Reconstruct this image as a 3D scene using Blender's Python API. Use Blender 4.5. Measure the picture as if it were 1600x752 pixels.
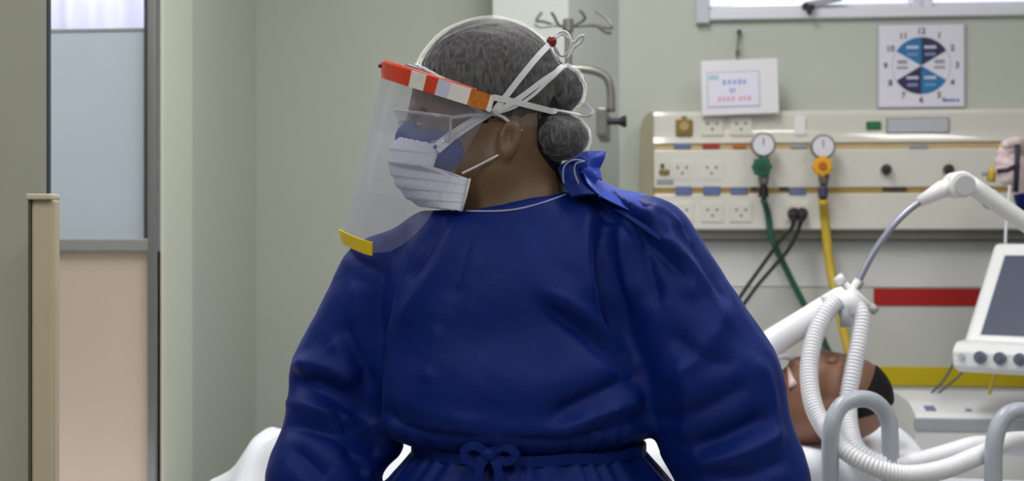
import bpy, bmesh, math, random
import numpy as np
from mathutils import Vector, Matrix
random.seed(4)
RNG = np.random.default_rng(7)
for o in list(bpy.data.objects): bpy.data.objects.remove(o)
SC = bpy.context.scene
COL = SC.collection

# ------------------------------------------------------------------ camera
F = 2222.0                    # focal length in pixels of a 1600 px wide frame
YAW = math.radians(5.8)       # camera turned a little to the left of the wall's normal
CZ = 1.36
cam_d = bpy.data.cameras.new('camera'); cam_d.sensor_width = 36; cam_d.lens = 36*F/1600
cam = bpy.data.objects.new('camera', cam_d); COL.objects.link(cam)
cam.location = (0, 0, CZ); cam.rotation_euler = (math.pi/2, 0, YAW)
cam_d.clip_start = .02
cam_d.dof.use_dof = True; cam_d.dof.focus_distance = 1.84; cam_d.dof.aperture_fstop = 5.2
SC.camera = cam

# ------------------------------------------------------------------ world, lamps, exposure
SC.view_settings.view_transform = 'Standard'; SC.view_settings.look = 'None'
SC.view_settings.gamma = 1; SC.view_settings.use_curve_mapping = False
SC.view_settings.exposure = 0.22
wd = bpy.data.worlds.new('overcast_sky'); SC.world = wd; wd.use_nodes = True
bg = wd.node_tree.nodes['Background']; bg.inputs[0].default_value = (.80, .83, 1.0, 1); bg.inputs[1].default_value = 1.35

def area(name, loc, rot, sx, sy, power, color=(1, .97, .92)):
    l = bpy.data.lights.new(name, 'AREA'); l.shape = 'RECTANGLE'; l.size = sx; l.size_y = sy
    l.energy = power; l.color = color
    o = bpy.data.objects.new(name, l); COL.objects.link(o); o.location = loc; o.rotation_euler = rot
    return o
# lamps of the ceiling luminaires, the last four added as extra light (the luminaires themselves are built further down)
LUMINAIRES = [(1.0, 1.8, .35, 1.2, 8.5), (-.15, 2.42, .35, 1.2, 14.5), (.6, -.4, .35, 1.2, 13), (-1.0, .2, .35, 1.2, 13), (-1.75, 3.95, .9, .3, 11), (-1.75, 2.2, .35, .8, 8)]
for i, (x, y, sx, sy, pw) in enumerate(LUMINAIRES):
    area('ceiling_or_added_lamp', (x, y, 2.655), (0, 0, 0), sx, sy, pw, (1, .995, .985))

# ------------------------------------------------------------------ coordinate helpers
CY, SY = math.cos(YAW), math.sin(YAW)
RT = np.array([CY, SY, 0]); FW = np.array([-SY, CY, 0]); UP = np.array([0, 0, 1.])
def W(P):
    """camera frame (right, depth, height) -> world"""
    P = np.asarray(P, float)
    return P[..., 0:1]*RT + P[..., 1:2]*FW + P[..., 2:3]*UP
def cf(px, py, depth):
    return np.array([(px-800)*depth/F, depth, CZ+(376-py)*depth/F])
def pt(px, py, depth): return W(cf(px, py, depth))
def at(px, py, Y):
    """world point on the plane y = Y seen at a pixel"""
    d = W(np.array([(px-800)/F, 1, (376-py)/F])); s = Y/d[1]
    return d*s + np.array([0, 0, CZ])
S = 1200.0; D0 = F/S
def q(px, py, c=0): return cf(px, py, D0+c/S)

# ------------------------------------------------------------------ materials
def lin(c):
    c = np.array(c, float)/255
    return tuple(np.where(c <= .04045, c/12.92, ((c+.055)/1.055)**2.4)) + (1,)
MATS = {}
def mat(name, rgb, rough=.6, var=.06, scale=6, bump=0, bscale=60, metal=0, stretch=None, **kw):
    if name in MATS: return MATS[name]
    m = bpy.data.materials.new(name); m.use_nodes = True; nt = m.node_tree; N = nt.nodes; L = nt.links
    b = N['Principled BSDF']; b.inputs['Roughness'].default_value = rough; b.inputs['Metallic'].default_value = metal
    tc = N.new('ShaderNodeTexCoord'); src = tc.outputs['Object']
    if stretch:
        mp = N.new('ShaderNodeMapping'); mp.inputs['Scale'].default_value = stretch; L.new(src, mp.inputs[0]); src = mp.outputs[0]
    nz = N.new('ShaderNodeTexNoise'); nz.inputs['Scale'].default_value = scale; nz.inputs['Detail'].default_value = 5; L.new(src, nz.inputs['Vector'])
    mx = N.new('ShaderNodeMix'); mx.data_type = 'RGBA'
    c = np.array(lin(rgb)[:3]); mx.inputs[6].default_value = tuple(np.clip(c*(1-var*2), 0, 1))+(1,); mx.inputs[7].default_value = tuple(np.clip(c*(1+var*2), 0, 1))+(1,)
    L.new(nz.outputs['Fac'], mx.inputs[0]); L.new(mx.outputs[2], b.inputs['Base Color'])
    if bump:
        n2 = N.new('ShaderNodeTexNoise'); n2.inputs['Scale'].default_value = bscale; n2.inputs['Detail'].default_value = 4; L.new(src, n2.inputs['Vector'])
        bp = N.new('ShaderNodeBump'); bp.inputs['Strength'].default_value = bump; bp.inputs['Distance'].default_value = .002
        L.new(n2.outputs['Fac'], bp.inputs['Height']); L.new(bp.outputs[0], b.inputs['Normal'])
    for k, v in kw.items():
        b.inputs[k.replace('_', ' ')].default_value = v
    MATS[name] = m
    return m
def film(name, rgb, haze, gloss=.06, rough=.05, streak=0, sheen=0):
    """thin clear sheet: straight-through transparency, a little diffuse haze, a little gloss"""
    m = bpy.data.materials.new(name); m.use_nodes = True; nt = m.node_tree; N = nt.nodes; L = nt.links
    N.remove(N['Principled BSDF']); out = N['Material Output']
    tr = N.new('ShaderNodeBsdfTransparent'); df = N.new('ShaderNodeBsdfDiffuse'); tl = N.new('ShaderNodeBsdfTranslucent'); gl = N.new('ShaderNodeBsdfGlossy')
    df.inputs[0].default_value = lin(rgb); tl.inputs[0].default_value = lin(rgb); gl.inputs['Roughness'].default_value = rough
    ad = N.new('ShaderNodeMixShader'); ad.inputs[0].default_value = .5; L.new(df.outputs[0], ad.inputs[1]); L.new(tl.outputs[0], ad.inputs[2])
    m1 = N.new('ShaderNodeMixShader'); m1.inputs[0].default_value = haze; L.new(tr.outputs[0], m1.inputs[1]); L.new(ad.outputs[0], m1.inputs[2])
    if streak:
        tc = N.new('ShaderNodeTexCoord'); mp = N.new('ShaderNodeMapping'); mp.inputs['Scale'].default_value = (streak, streak, streak*.25)
        nz = N.new('ShaderNodeTexNoise'); nz.inputs['Scale'].default_value = 1; nz.inputs['Detail'].default_value = 3
        mr = N.new('ShaderNodeMapRange'); mr.inputs[1].default_value = .35; mr.inputs[2].default_value = .7; mr.inputs[3].default_value = haze*.45; mr.inputs[4].default_value = haze*1.9
        L.new(tc.outputs['Object'], mp.inputs[0]); L.new(mp.outputs[0], nz.inputs['Vector']); L.new(nz.outputs['Fac'], mr.inputs[0]); L.new(mr.outputs[0], m1.inputs[0])
    m2 = N.new('ShaderNodeMixShader'); m2.inputs[0].default_value = gloss; L.new(m1.outputs[0], m2.inputs[1]); L.new(gl.outputs[0], m2.inputs[2])
    if sheen:                     # fuzz of a nonwoven fabric
        sh = N.new('ShaderNodeBsdfSheen'); sh.inputs['Color'].default_value = (sheen, sheen, sheen, 1); sh.inputs['Roughness'].default_value = .3
        a2 = N.new('ShaderNodeAddShader'); L.new(m2.outputs[0], a2.inputs[0]); L.new(sh.outputs[0], a2.inputs[1]); L.new(a2.outputs[0], out.inputs[0])
    else: L.new(m2.outputs[0], out.inputs[0])
    MATS[name] = m
    return m
def emit(name, rgb, st):
    m = bpy.data.materials.new(name); m.use_nodes = True; N = m.node_tree.nodes
    b = N['Principled BSDF']; b.inputs['Emission Color'].default_value = lin(rgb); b.inputs['Emission Strength'].default_value = st; MATS[name] = m
    return m

M_wall = mat('painted_wall', (188, 192, 182), .55, .03, 1.5, .15, 90)
M_wall_lo = mat('painted_wall_lower', (204, 204, 200), .5, .03, 1.5, .1, 90)
M_pillar = mat('painted_pillar', (200, 206, 200), .55, .02, 2, .1, 90)
M_near = mat('painted_near_wall', (176, 178, 164), .5, .04, 1.2, .1, 70)
M_floor = mat('vinyl_floor', (176, 176, 166), .35, .06, 9)
M_ceil = mat('ceiling_paint', (232, 232, 226), .8, .02, 3)
M_alu = mat('aluminium', (150, 150, 152), .35, .05, 30, metal=.7)
M_alu_dk = mat('dark_gasket', (70, 72, 84), .5, .05, 30)
M_frost = mat('frosted_film', (196, 208, 222), .35, .03, 2.2)
M_panel = mat('beige_laminate', (212, 194, 176), .45, .03, 3)
M_cream = mat('cream_enamel', (218, 215, 207), .22, .02, 2)
M_cream_gloss = mat('cream_gloss', (216, 213, 205), .08, .02, 2, Specular_IOR_Level=.7)
M_olive = mat('khaki_end_cap', (150, 146, 122), .45, .04, 8)
M_tan = mat('tan_trim', (196, 172, 128), .5, .06, 20)
M_ochre = mat('ochre_trim', (170, 140, 70), .5, .06, 20)
M_black = mat('black_rubber', (22, 22, 24), .5, .1, 30)
M_white = mat('white_plastic', (232, 232, 234), .3, .02, 10)
M_grey = mat('grey_plastic', (160, 162, 168), .35, .04, 20)
M_steel = mat('brushed_steel', (140, 138, 132), .38, .06, 40, metal=.75)
M_blue_lab = mat('blue_label', (96, 112, 160), .4, .05, 20)
M_red_lab = mat('red_label', (170, 50, 44), .4, .05, 20)
M_orange_lab = mat('orange_label', (176, 104, 40), .4, .05, 20)
M_grey_lab = mat('grey_label', (150, 156, 160), .4, .05, 20)
M_green_lab = mat('green_label', (30, 110, 66), .4, .05, 20)
M_red = mat('red_stripe_paint', (170, 24, 22), .4, .04, 10)
M_yellow = mat('yellow_stripe_paint', (208, 186, 24), .4, .04, 10)
M_sheet = mat('white_bed_linen', (240, 242, 252), .8, .02, 12, .3, 120)
M_skin = mat('brown_skin', (106, 81, 61), .5, .10, 20, .25, 300)
M_skin2 = mat('dark_brown_skin', (138, 96, 74), .42, .14, 16, .25, 300)
M_hair = mat('black_hair', (16, 13, 13), .65, .2, 60, .4, 300, stretch=(1, 1, 6), Specular_IOR_Level=.25)
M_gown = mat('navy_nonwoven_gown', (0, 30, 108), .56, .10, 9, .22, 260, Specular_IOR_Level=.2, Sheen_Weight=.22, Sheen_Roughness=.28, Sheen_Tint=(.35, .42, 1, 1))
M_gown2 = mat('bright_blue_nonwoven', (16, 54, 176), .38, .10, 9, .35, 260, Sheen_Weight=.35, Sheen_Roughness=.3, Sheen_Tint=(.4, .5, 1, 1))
M_cap = film('white_nonwoven_cap', (242, 240, 248), .12, .012, .45, 330, .55)
M_visor = film('clear_visor_film', (220, 220, 254), .085, .05, .06)
M_lens = film('clear_goggle_lens', (225, 222, 245), .09, .07, .05)
M_glass = film('window_glass', (230, 235, 250), .03, .05, .02)
M_clip_clear = film('clear_plastic_edge', (240, 240, 255), .55, .15, .1)
M_resp = mat('blue_respirator_fabric', (26, 58, 140), .75, .1, 40, .3, 300)
M_mask = mat('white_mask_fabric', (208, 208, 226), .8, .03, 20, .3, 300)
M_strap = mat('white_elastic', (214, 214, 222), .6, .06, 120)
M_tape_r = mat('red_tape', (212, 66, 34), .35, .10, 60)
M_tape_w = mat('white_tape', (226, 222, 218), .45, .06, 60)
M_tape_l = mat('lavender_tape', (200, 200, 226), .4, .04, 60)
M_tape_o = mat('orange_brown_tape', (190, 104, 20), .4, .35, 130)
M_tape_y = mat('yellow_tape', (226, 196, 26), .4, .05, 30)
M_green = mat('dark_green_plastic', (26, 92, 72), .4, .08, 30)
M_yel = mat('yellow_plastic', (228, 166, 38), .4, .06, 30)
M_hose_y = mat('yellow_hose_rubber', (206, 176, 64), .4, .06, 30)
M_hose_g = mat('green_hose_rubber', (40, 92, 78), .4, .08, 30)
M_hose_w = mat('white_corrugated_plastic', (236, 236, 242), .35, .02, 20)
M_dial = mat('dial_face', (216, 216, 226), .3, .03, 30)
M_brass = mat('bronze_fitting', (136, 112, 60), .4, .2, 120, metal=.3)
M_screen = mat('dark_screen_glass', (78, 82, 102), .4, .08, 3, Specular_IOR_Level=.2)
M_glove = mat('pink_white_glove', (226, 204, 208), .5, .08, 40, .2, 200)
M_teal = mat('teal_blue_print', (24, 112, 170), .5, .05, 40)
M_navy = mat('dark_purple_print', (40, 32, 76), .5, .05, 40)
M_paper = mat('poster_paper', (222, 220, 234), .5, .02, 10)
M_board = mat('white_board', (226, 224, 230), .4, .02, 10)
M_ink = mat('dark_ink', (44, 42, 56), .6, .05, 40)
M_ink_b = mat('blue_ink', (150, 168, 212), .6, .05, 40)
M_ink_r = mat('red_ink', (224, 168, 190), .6, .05, 40)
M_eye = mat('eye_white', (210, 205, 200), .2, .02, 10)
M_iris = mat('dark_iris', (34, 22, 16), .2, .05, 60)
M_curt = mat('pale_curtain', (214, 216, 240), .7, .03, 6)
M_shoe = mat('white_clog_rubber', (210, 210, 212), .5, .03, 20)
M_lumi = emit('luminaire_diffuser', (255, 250, 240), 2.0)

# ------------------------------------------------------------------ mesh helpers
def rootloc(o):
    v = Vector((0, 0, 0))
    while o is not None: v += o.location; o = o.parent
    return v
def obj(name, V, Fc, m, parent=None, smooth=True, origin=None):
    V = np.asarray(V, float)
    base = np.array(rootloc(parent)) if parent else (np.asarray(origin, float) if origin is not None else np.array([(V[:, 0].min()+V[:, 0].max())/2, (V[:, 1].min()+V[:, 1].max())/2, V[:, 2].min()]))
    me = bpy.data.meshes.new(name); me.from_pydata((V-base).tolist(), [], [tuple(f) for f in Fc]); me.update()
    if smooth: me.polygons.foreach_set('use_smooth', [True]*len(me.polygons))
    me.materials.append(m)
    o = bpy.data.objects.new(name, me); COL.objects.link(o)
    if parent: o.parent = parent
    else: o.location = base
    return o
def bmobj(name, bm, m, parent=None, smooth=False, origin=None):
    bmesh.ops.recalc_face_normals(bm, faces=bm.faces[:])
    V = [tuple(v.co) for v in bm.verts]; bm.verts.index_update(); Fc = [[v.index for v in f.verts] for f in bm.faces]; bm.free()
    return obj(name, V, Fc, m, parent, smooth, origin)
def thing(name, label, cat, loc, group=None):
    o = bpy.data.objects.new(name, None); COL.objects.link(o); o.location = tuple(loc); o.empty_display_size = .05
    return tag(o, label, cat, group)
def tag(o, label=None, cat=None, group=None, kind=None):
    if label: o['label'] = label
    if cat: o['category'] = cat
    if group: o['group'] = group
    if kind: o['kind'] = kind
    return o
def struct(o, label=None): return tag(o, label, None, None, 'structure')
def box(bm, a, b, bev=0):
    a = np.minimum(a, b); 
    return None
def boxobj(name, a, b, m, parent=None, bev=.0, seg=2, origin=None):
    a = np.asarray(a, float); b = np.asarray(b, float); lo = np.minimum(a, b); hi = np.maximum(a, b)
    bm = bmesh.new(); bmesh.ops.create_cube(bm, size=1)
    for v in bm.verts: v.co = Vector([(lo[i]+hi[i])/2+v.co[i]*(hi[i]-lo[i]) for i in range(3)])
    if bev: bmesh.ops.bevel(bm, geom=bm.edges[:], offset=min(bev, .45*min(hi-lo)), segments=seg, affect='EDGES', profile=.5)
    return bmobj(name, bm, m, parent, False, origin)
def prism(name, poly, axis, t0, t1, m, parent=None, smooth=False, origin=None):
    """poly: list of 2d points in the two remaining axes (in axis order), extruded along axis"""
    n = len(poly); V = []
    for t in (t0, t1):
        for p in poly:
            v = list(p); v.insert(axis, t); V.append(v)
    Fc = [list(range(n))[::-1], [n+i for i in range(n)]] + [[i, (i+1) % n, n+(i+1) % n, n+i] for i in range(n)]
    bm = bmesh.new(); vs = [bm.verts.new(v) for v in V]
    for f in Fc: bm.faces.new([vs[i] for i in f])
    return bmobj(name, bm, m, parent, smooth, origin)
def catmull(P, n=12, closed=False):
    P = np.asarray(P, float); k = len(P); out = []
    idx = range(k if closed else k-1)
    for i in idx:
        if closed: a, b, c, d = P[(i-1) % k], P[i], P[(i+1) % k], P[(i+2) % k]
        else: a, b, c, d = P[max(i-1, 0)], P[i], P[i+1], P[min(i+2, k-1)]
        for t in np.linspace(0, 1, n, endpoint=False):
            out.append(.5*((2*b)+(c-a)*t+(2*a-5*b+4*c-d)*t*t+(3*b-a-3*c+d)*t**3))
    if not closed: out.append(P[-1])
    return np.array(out)
def resample(P, step):
    P = np.asarray(P); d = np.r_[0, np.cumsum(np.linalg.norm(np.diff(P, axis=0), axis=1))]
    n = max(2, int(round(d[-1]/step))+1); t = np.linspace(0, d[-1], n)
    return np.stack([np.interp(t, d, P[:, i]) for i in range(3)], 1), t
def frames(P, closed=False):
    T = np.gradient(P, axis=0) if not closed else (np.roll(P, -1, 0)-np.roll(P, 1, 0))
    T /= np.linalg.norm(T, axis=1)[:, None]+1e-12
    u = np.cross(T[0], [0, 0, 1.]); 
    if np.linalg.norm(u) < .1: u = np.cross(T[0], [1., 0, 0])
    U = []
    for t in T:
        u = u-t*np.dot(u, t); u /= np.linalg.norm(u)+1e-12; U.append(u)
    U = np.array(U); return T, U, np.cross(T, U)
def tube_geo(P, r, n=10, closed=False):
    P = np.asarray(P, float); T, U, B = frames(P, closed); k = len(P); r = np.broadcast_to(np.asarray(r, float), (k,))
    a = np.linspace(0, 2*math.pi, n, endpoint=False)
    V = (P[:, None] + r[:, None, None]*(np.cos(a)[None, :, None]*U[:, None]+np.sin(a)[None, :, None]*B[:, None])).reshape(-1, 3)
    Fc = []
    for i in range(k if closed else k-1):
        j = (i+1) % k
        for s in range(n): Fc.append([i*n+s, i*n+(s+1) % n, j*n+(s+1) % n, j*n+s])
    if not closed: Fc += [list(range(n))[::-1], [(k-1)*n+s for s in range(n)]]
    return V, Fc
def tube(name, P, r, m, parent=None, n=10, closed=False, origin=None):
    V, Fc = tube_geo(P, r, n, closed); return obj(name, V, Fc, m, parent, True, origin)
def ribbon(name, P, Nrm, w, th, m, parent=None, closed=False):
    """flat band along P: Nrm = outward normals, w = width, th = thickness"""
    P = np.asarray(P, float); Nrm = np.asarray(Nrm, float); k = len(P)
    T = np.gradient(P, axis=0) if not closed else (np.roll(P, -1, 0)-np.roll(P, 1, 0))
    T /= np.linalg.norm(T, axis=1)[:, None]+1e-12
    B = np.cross(T, Nrm); B /= np.linalg.norm(B, axis=1)[:, None]+1e-12
    w = np.broadcast_to(np.asarray(w, float), (k,))[:, None]
    V = np.stack([P-B*w/2, P+B*w/2, P+B*w/2+Nrm*th, P-B*w/2+Nrm*th], 1).reshape(-1, 3); Fc = []
    for i in range(k if closed else k-1):
        j = (i+1) % k
        for s in range(4): Fc.append([i*4+s, i*4+(s+1) % 4, j*4+(s+1) % 4, j*4+s])
    if not closed: Fc += [[3, 2, 1, 0], [(k-1)*4+s for s in range(4)]]
    return obj(name, V, Fc, m, parent, False)
def sheet(name, G, th, m, parent=None, origin=None, smooth=True):
    """grid of points (a,b,3) thickened by th along its normals"""
    G = np.asarray(G, float); a, b, _ = G.shape
    du = np.gradient(G, axis=0); dv = np.gradient(G, axis=1); N = np.cross(du, dv); N /= np.linalg.norm(N, axis=2)[..., None]+1e-12
    V = np.concatenate([(G+N*th/2).reshape(-1, 3), (G-N*th/2).reshape(-1, 3)]); n = a*b; Fc = []
    for i in range(a-1):
        for j in range(b-1):
            p = i*b+j; Fc.append([p, p+b, p+b+1, p+1]); Fc.append([n+p, n+p+1, n+p+b+1, n+p+b])
    for i in range(a-1):
        p = i*b; Fc.append([p, n+p, n+p+b, p+b]); p = i*b+b-1; Fc.append([p, p+b, n+p+b, n+p])
    for j in range(b-1):
        p = j; Fc.append([p, p+1, n+p+1, n+p]); p = (a-1)*b+j; Fc.append([p, n+p, n+p+1, p+1])
    return obj(name, V, Fc, m, parent, smooth, origin)
def disc(name, c, axis, r, h, m, parent=None, n=24, bev=0, r2=None):
    """cylinder from c along axis with a small edge bevel"""
    c = np.asarray(c, float); ax = np.asarray(axis, float); ax = ax/np.linalg.norm(ax); r2 = r if r2 is None else r2
    P = [c, c+ax*bev, c+ax*(h-bev), c+ax*h] if bev else [c, c+ax*h]
    rr = [r-bev, r, r2, r2-bev] if bev else [r, r2]
    V, Fc = tube_geo(np.array(P), rr, n)
    o = obj(name, V, Fc, m, parent, False); return o

# ------------------------------------------------------------------ signed-distance modelling
def ell(P, c, r):
    p = P-np.asarray(c, np.float32); r = np.asarray(r, np.float32)
    k0 = np.sqrt(((p/r)**2).sum(-1)); k1 = np.sqrt(((p/(r*r))**2).sum(-1))+1e-9
    return k0*(k0-1)/k1
def rell(P, c, r, ang):
    """ellipsoid turned by ang (degrees) in the picture plane (x, z)"""
    a = math.radians(ang); p = P-np.asarray(c, np.float32)
    p2 = np.stack([p[..., 0]*math.cos(a)+p[..., 2]*math.sin(a), p[..., 1], -p[..., 0]*math.sin(a)+p[..., 2]*math.cos(a)], -1)
    return ell(p2, (0, 0, 0), r)
def cone(P, a, b, ra, rb, sq=1.0):
    a = np.asarray(a, np.float32); b = np.asarray(b, np.float32); s = np.array([1, 1/sq, 1], np.float32)
    p = (P-a)*s; d = (b-a)*s; t = np.clip((p@d)/(d@d+1e-12), 0, 1)
    return np.sqrt(((p-t[..., None]*d)**2).sum(-1))-(ra+t*(rb-ra))
def smin(a, b, k):
    h = np.clip(.5+.5*(b-a)/k, 0, 1); return b+(a-b)*h-k*h*(1-h)
def part_of(d, P, mask, fn):
    """apply fn(d, P) only to the points where mask holds"""
    if mask.any():
        d = d.copy(); d[mask] = fn(d[mask], P[mask])
    return d
def smax(a, b, k): return -smin(-a, -b, k)
def nets(f, lo, hi, h):
    lo = np.asarray(lo, float); hi = np.asarray(hi, float); n = np.ceil((hi-lo)/h).astype(int)+1
    ax = [np.float32(lo[i])+np.arange(n[i], dtype=np.float32)*np.float32(h) for i in range(3)]
    D = np.empty(tuple(n), np.float32); B = 8                # coarse blocks first, then only those near the surface
    bc = [np.arange(0, n[i], B) for i in range(3)]
    C = np.stack(np.meshgrid(*[lo[i]+(bc[i]+B/2-.5)*h for i in range(3)], indexing='ij'), -1).astype(np.float32)
    dc = f(C.reshape(-1, 3)).reshape(C.shape[:3]); todo = []
    for I0 in np.ndindex(dc.shape):
        s_ = tuple(slice(bc[k][I0[k]], min(bc[k][I0[k]]+B, n[k])) for k in range(3))
        if abs(dc[I0]) > h*B*1.25: D[s_] = dc[I0]
        else: todo.append(s_)
    for a in range(0, len(todo), 400):
        pts = []
        for s_ in todo[a:a+400]:
            m_ = np.meshgrid(ax[0][s_[0]], ax[1][s_[1]], ax[2][s_[2]], indexing='ij'); pts.append(np.stack(m_, -1).reshape(-1, 3))
        v = f(np.concatenate(pts)); o_ = 0
        for s_, p_ in zip(todo[a:a+400], pts):
            D[s_] = v[o_:o_+len(p_)].reshape(D[s_].shape); o_ += len(p_)
    Sg = D < 0
    c8 = np.zeros(tuple(n-1), np.int8)
    for dx in (0, 1):
        for dy in (0, 1):
            for dz in (0, 1): c8 += Sg[dx:n[0]-1+dx, dy:n[1]-1+dy, dz:n[2]-1+dz]
    act = (c8 > 0) & (c8 < 8); idx = -np.ones(act.shape, np.int64); I = np.argwhere(act); idx[act] = np.arange(len(I))
    acc = np.zeros((len(I), 3)); cnt = np.zeros(len(I))
    cor = [(x, y, z) for x in (0, 1) for y in (0, 1) for z in (0, 1)]
    for a in cor:
        for k in range(3):
            if a[k]: continue
            b = list(a); b[k] = 1
            va = D[I[:, 0]+a[0], I[:, 1]+a[1], I[:, 2]+a[2]]; vb = D[I[:, 0]+b[0], I[:, 1]+b[1], I[:, 2]+b[2]]
            mk = (va < 0) != (vb < 0); t = va/(va-vb+1e-20); p = np.tile(np.array(a, float), (len(I), 1)); p[:, k] = t
            acc[mk] += p[mk]; cnt[mk] += 1
    V = lo+(I+acc/cnt[:, None])*h; Fc = []
    for k in range(3):
        i1, i2 = (k+1) % 3, (k+2) % 3
        sl0 = [slice(1, -1)]*3; sl1 = [slice(1, -1)]*3; sl0[k] = slice(0, n[k]-1); sl1[k] = slice(1, n[k])
        s0 = Sg[tuple(sl0)]; s1 = Sg[tuple(sl1)]; E = np.argwhere(s0 != s1)
        if len(E) == 0: continue
        ins = s0[tuple(E.T)]; off = np.ones(3, int); off[k] = 0; E = E+off
        def cell(d1, d2):
            e = E.copy(); e[:, i1] += d1; e[:, i2] += d2; return idx[e[:, 0], e[:, 1], e[:, 2]]
        Q = np.stack([cell(-1, -1), cell(0, -1), cell(0, 0), cell(-1, 0)], 1)
        Q[~ins] = Q[~ins][:, ::-1]; Fc.append(Q)
    Fc = np.concatenate(Fc)
    for _ in range(2):
        g, d = grad(f, V); V = V-g*np.clip(d, -h, h)[:, None]
    return V, Fc
def grad(f, V, e=8e-4):
    V = V.astype(np.float32); d = f(V); g = np.stack([f(V+np.eye(3, dtype=np.float32)[i]*np.float32(e))-f(V-np.eye(3, dtype=np.float32)[i]*np.float32(e)) for i in range(3)], 1)/(2*e)
    n = np.linalg.norm(g, axis=1)[:, None]+1e-9; return g/n, d/np.clip(n[:, 0], .3, 3)
EYE = np.array([0, 0, CZ])
def hit(f, px, py, near=1.0, far=4.0):
    """first surface point of f (camera frame) seen at a pixel; None when the ray misses"""
    d = np.array([(px-800)/F, 1, (376-py)/F]); d /= np.linalg.norm(d); t = near
    for _ in range(160):
        v = float(f((EYE+d*t)[None].astype(np.float32))[0])
        if abs(v) < 2e-4: break
        t += v*.7
        if t > far: return None
    return EYE+d*t
def polydist(V, P):
    best = np.full(len(V), 9.)
    for a, b in zip(P[:-1], P[1:]):
        d = b-a; t = np.clip(((V-a)@d)/(d@d+1e-12), 0, 1); best = np.minimum(best, np.linalg.norm(V-a-t[:, None]*d, axis=1))
    return best
def polytaper(V, P):
    """distance to the polyline and position 0..1 along it"""
    best = np.full(len(V), 9.); par = np.zeros(len(V)); n = len(P)-1
    for i, (a, b) in enumerate(zip(P[:-1], P[1:])):
        d = b-a; t = np.clip(((V-a)@d)/(d@d+1e-12), 0, 1); e = np.linalg.norm(V-a-t[:, None]*d, axis=1); k = e < best
        best[k] = e[k]; par[k] = (i+t[k])/n
    return best, par
def wob(V, f, seed):
    r = np.random.default_rng(seed); out = np.zeros(len(V))
    for i in range(6):
        k = r.normal(size=3); k *= f*(.6+.8*r.random())/np.linalg.norm(k); out += np.sin(V@k+r.random()*6.28)
    return out/6

# ================================================================== THE ROOM
YB = 3.77                                  # back wall plane
XS = -1.081                                # right face of the short side wall
YP = 2.955                                  # glazed partition plane
struct(boxobj('floor', (-3.2, -2.2, -.06), (2.7, 5.0, 0), M_floor))
struct(boxobj('ceiling', (-3.2, -2.2, 2.7), (2.7, 5.0, 2.78), M_ceil))
WL = at(1092, 0, YB)[0]; WZ = at(1300, 27, YB)[2]; WR = 2.2; WT = 2.5
bm = bmesh.new()
def addbox(bm, a, b):
    r = bmesh.ops.create_cube(bm, size=1)
    for v in r['verts']: v.co = Vector([(a[i]+b[i])/2+v.co[i]*(b[i]-a[i]) for i in range(3)])
for a, b in [((XS-.02, YB, 0), (WL, YB+.12, 2.7)), ((WL, YB, 0), (WR, YB+.12, WZ)), ((WL, YB, WT), (WR, YB+.12, 2.7)), ((WR, YB, 0), (2.7, YB+.12, 2.7))]: addbox(bm, a, b)
wall_back = struct(bmobj('wall_back', bm, M_wall))
struct(boxobj('wall_right', (2.6, -2.2, 0), (2.7, YB, 2.7), M_wall))
struct(boxobj('wall_rear', (-3.2, -2.3, 0), (2.7, -2.2, 2.7), M_wall))
struct(boxobj('wall_side', (XS-.02, 2.99, 0), (XS, 4.7, 2.7), M_wall))
struct(boxobj('wall_outer', (-3.3, -2.2, 0), (-3.2, 5.0, 2.7), M_wall))
struct(boxobj('wall_corridor', (-3.2, 4.6, 0), (XS-.02, 4.7, 2.7), M_wall))
# rounded corner guard on the end of the side wall
xa = at(250, 300, 3.0)[0]
g = [(xa+.012, 3.0-.002)]
V = []
prof = [(XS-.02, 3.06), (XS-.02, 2.985)] + [(XS-.008+.02*math.sin(t), 2.995+.02*(1-math.cos(t))) for t in np.linspace(0, math.pi/2, 6)] + [(XS+.012, 3.20), (XS, 3.20), (XS, 3.06)]
prism('trim_1', prof, 2, .1, 2.66, mat('pale_corner_guard', (208, 212, 198), .4, .02, 3)).update_tag()
struct(bpy.data.objects['trim_1'], 'pale corner guard on the end of the side wall')
# chamfered pillar
p0 = at(770, 300, 3.5)[0]; p1 = at(888, 300, 3.5)[0]; p2 = at(970, 300, YB)[0]
struct(prism('wall_pillar', [(p0, YB+.01), (p0, 3.5), (p1, 3.5), (p2, YB+.01)], 2, 0, 2.7, M_pillar), 'pale square pillar with a chamfered corner')
# lower wall boarding and painted stripes
zg = at(1300, 450, YB)[2]
boarding = struct(boxobj('wall_panelling', (p2+.02, YB-.012, .1), (2.6, YB, zg), M_wall_lo, None, .003))
struct(boxobj('wall_upper_panelling', (p2+.02, YB-.010, zg+.002), (2.6, YB, at(1300, 376, YB)[2]), mat('painted_wall_pale', (220, 220, 220), .5, .02, 2), None, .002))
x0 = at(1365, 460, YB-.014)[0]
for i, (ya, yb, m, lab) in enumerate([(451, 478, M_red, 'red painted stripe along the back wall behind the monitor'), (573, 603, M_yellow, 'yellow painted stripe low on the back wall')]):
    za = at(1400, ya, YB-.014)[2]; zb = at(1400, yb, YB-.014)[2]
    struct(boxobj('trim_%d' % (i+2), (x0, YB-.0155, zb), (2.59, YB-.0125, za), m, None, .0005, 1), lab)
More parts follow.
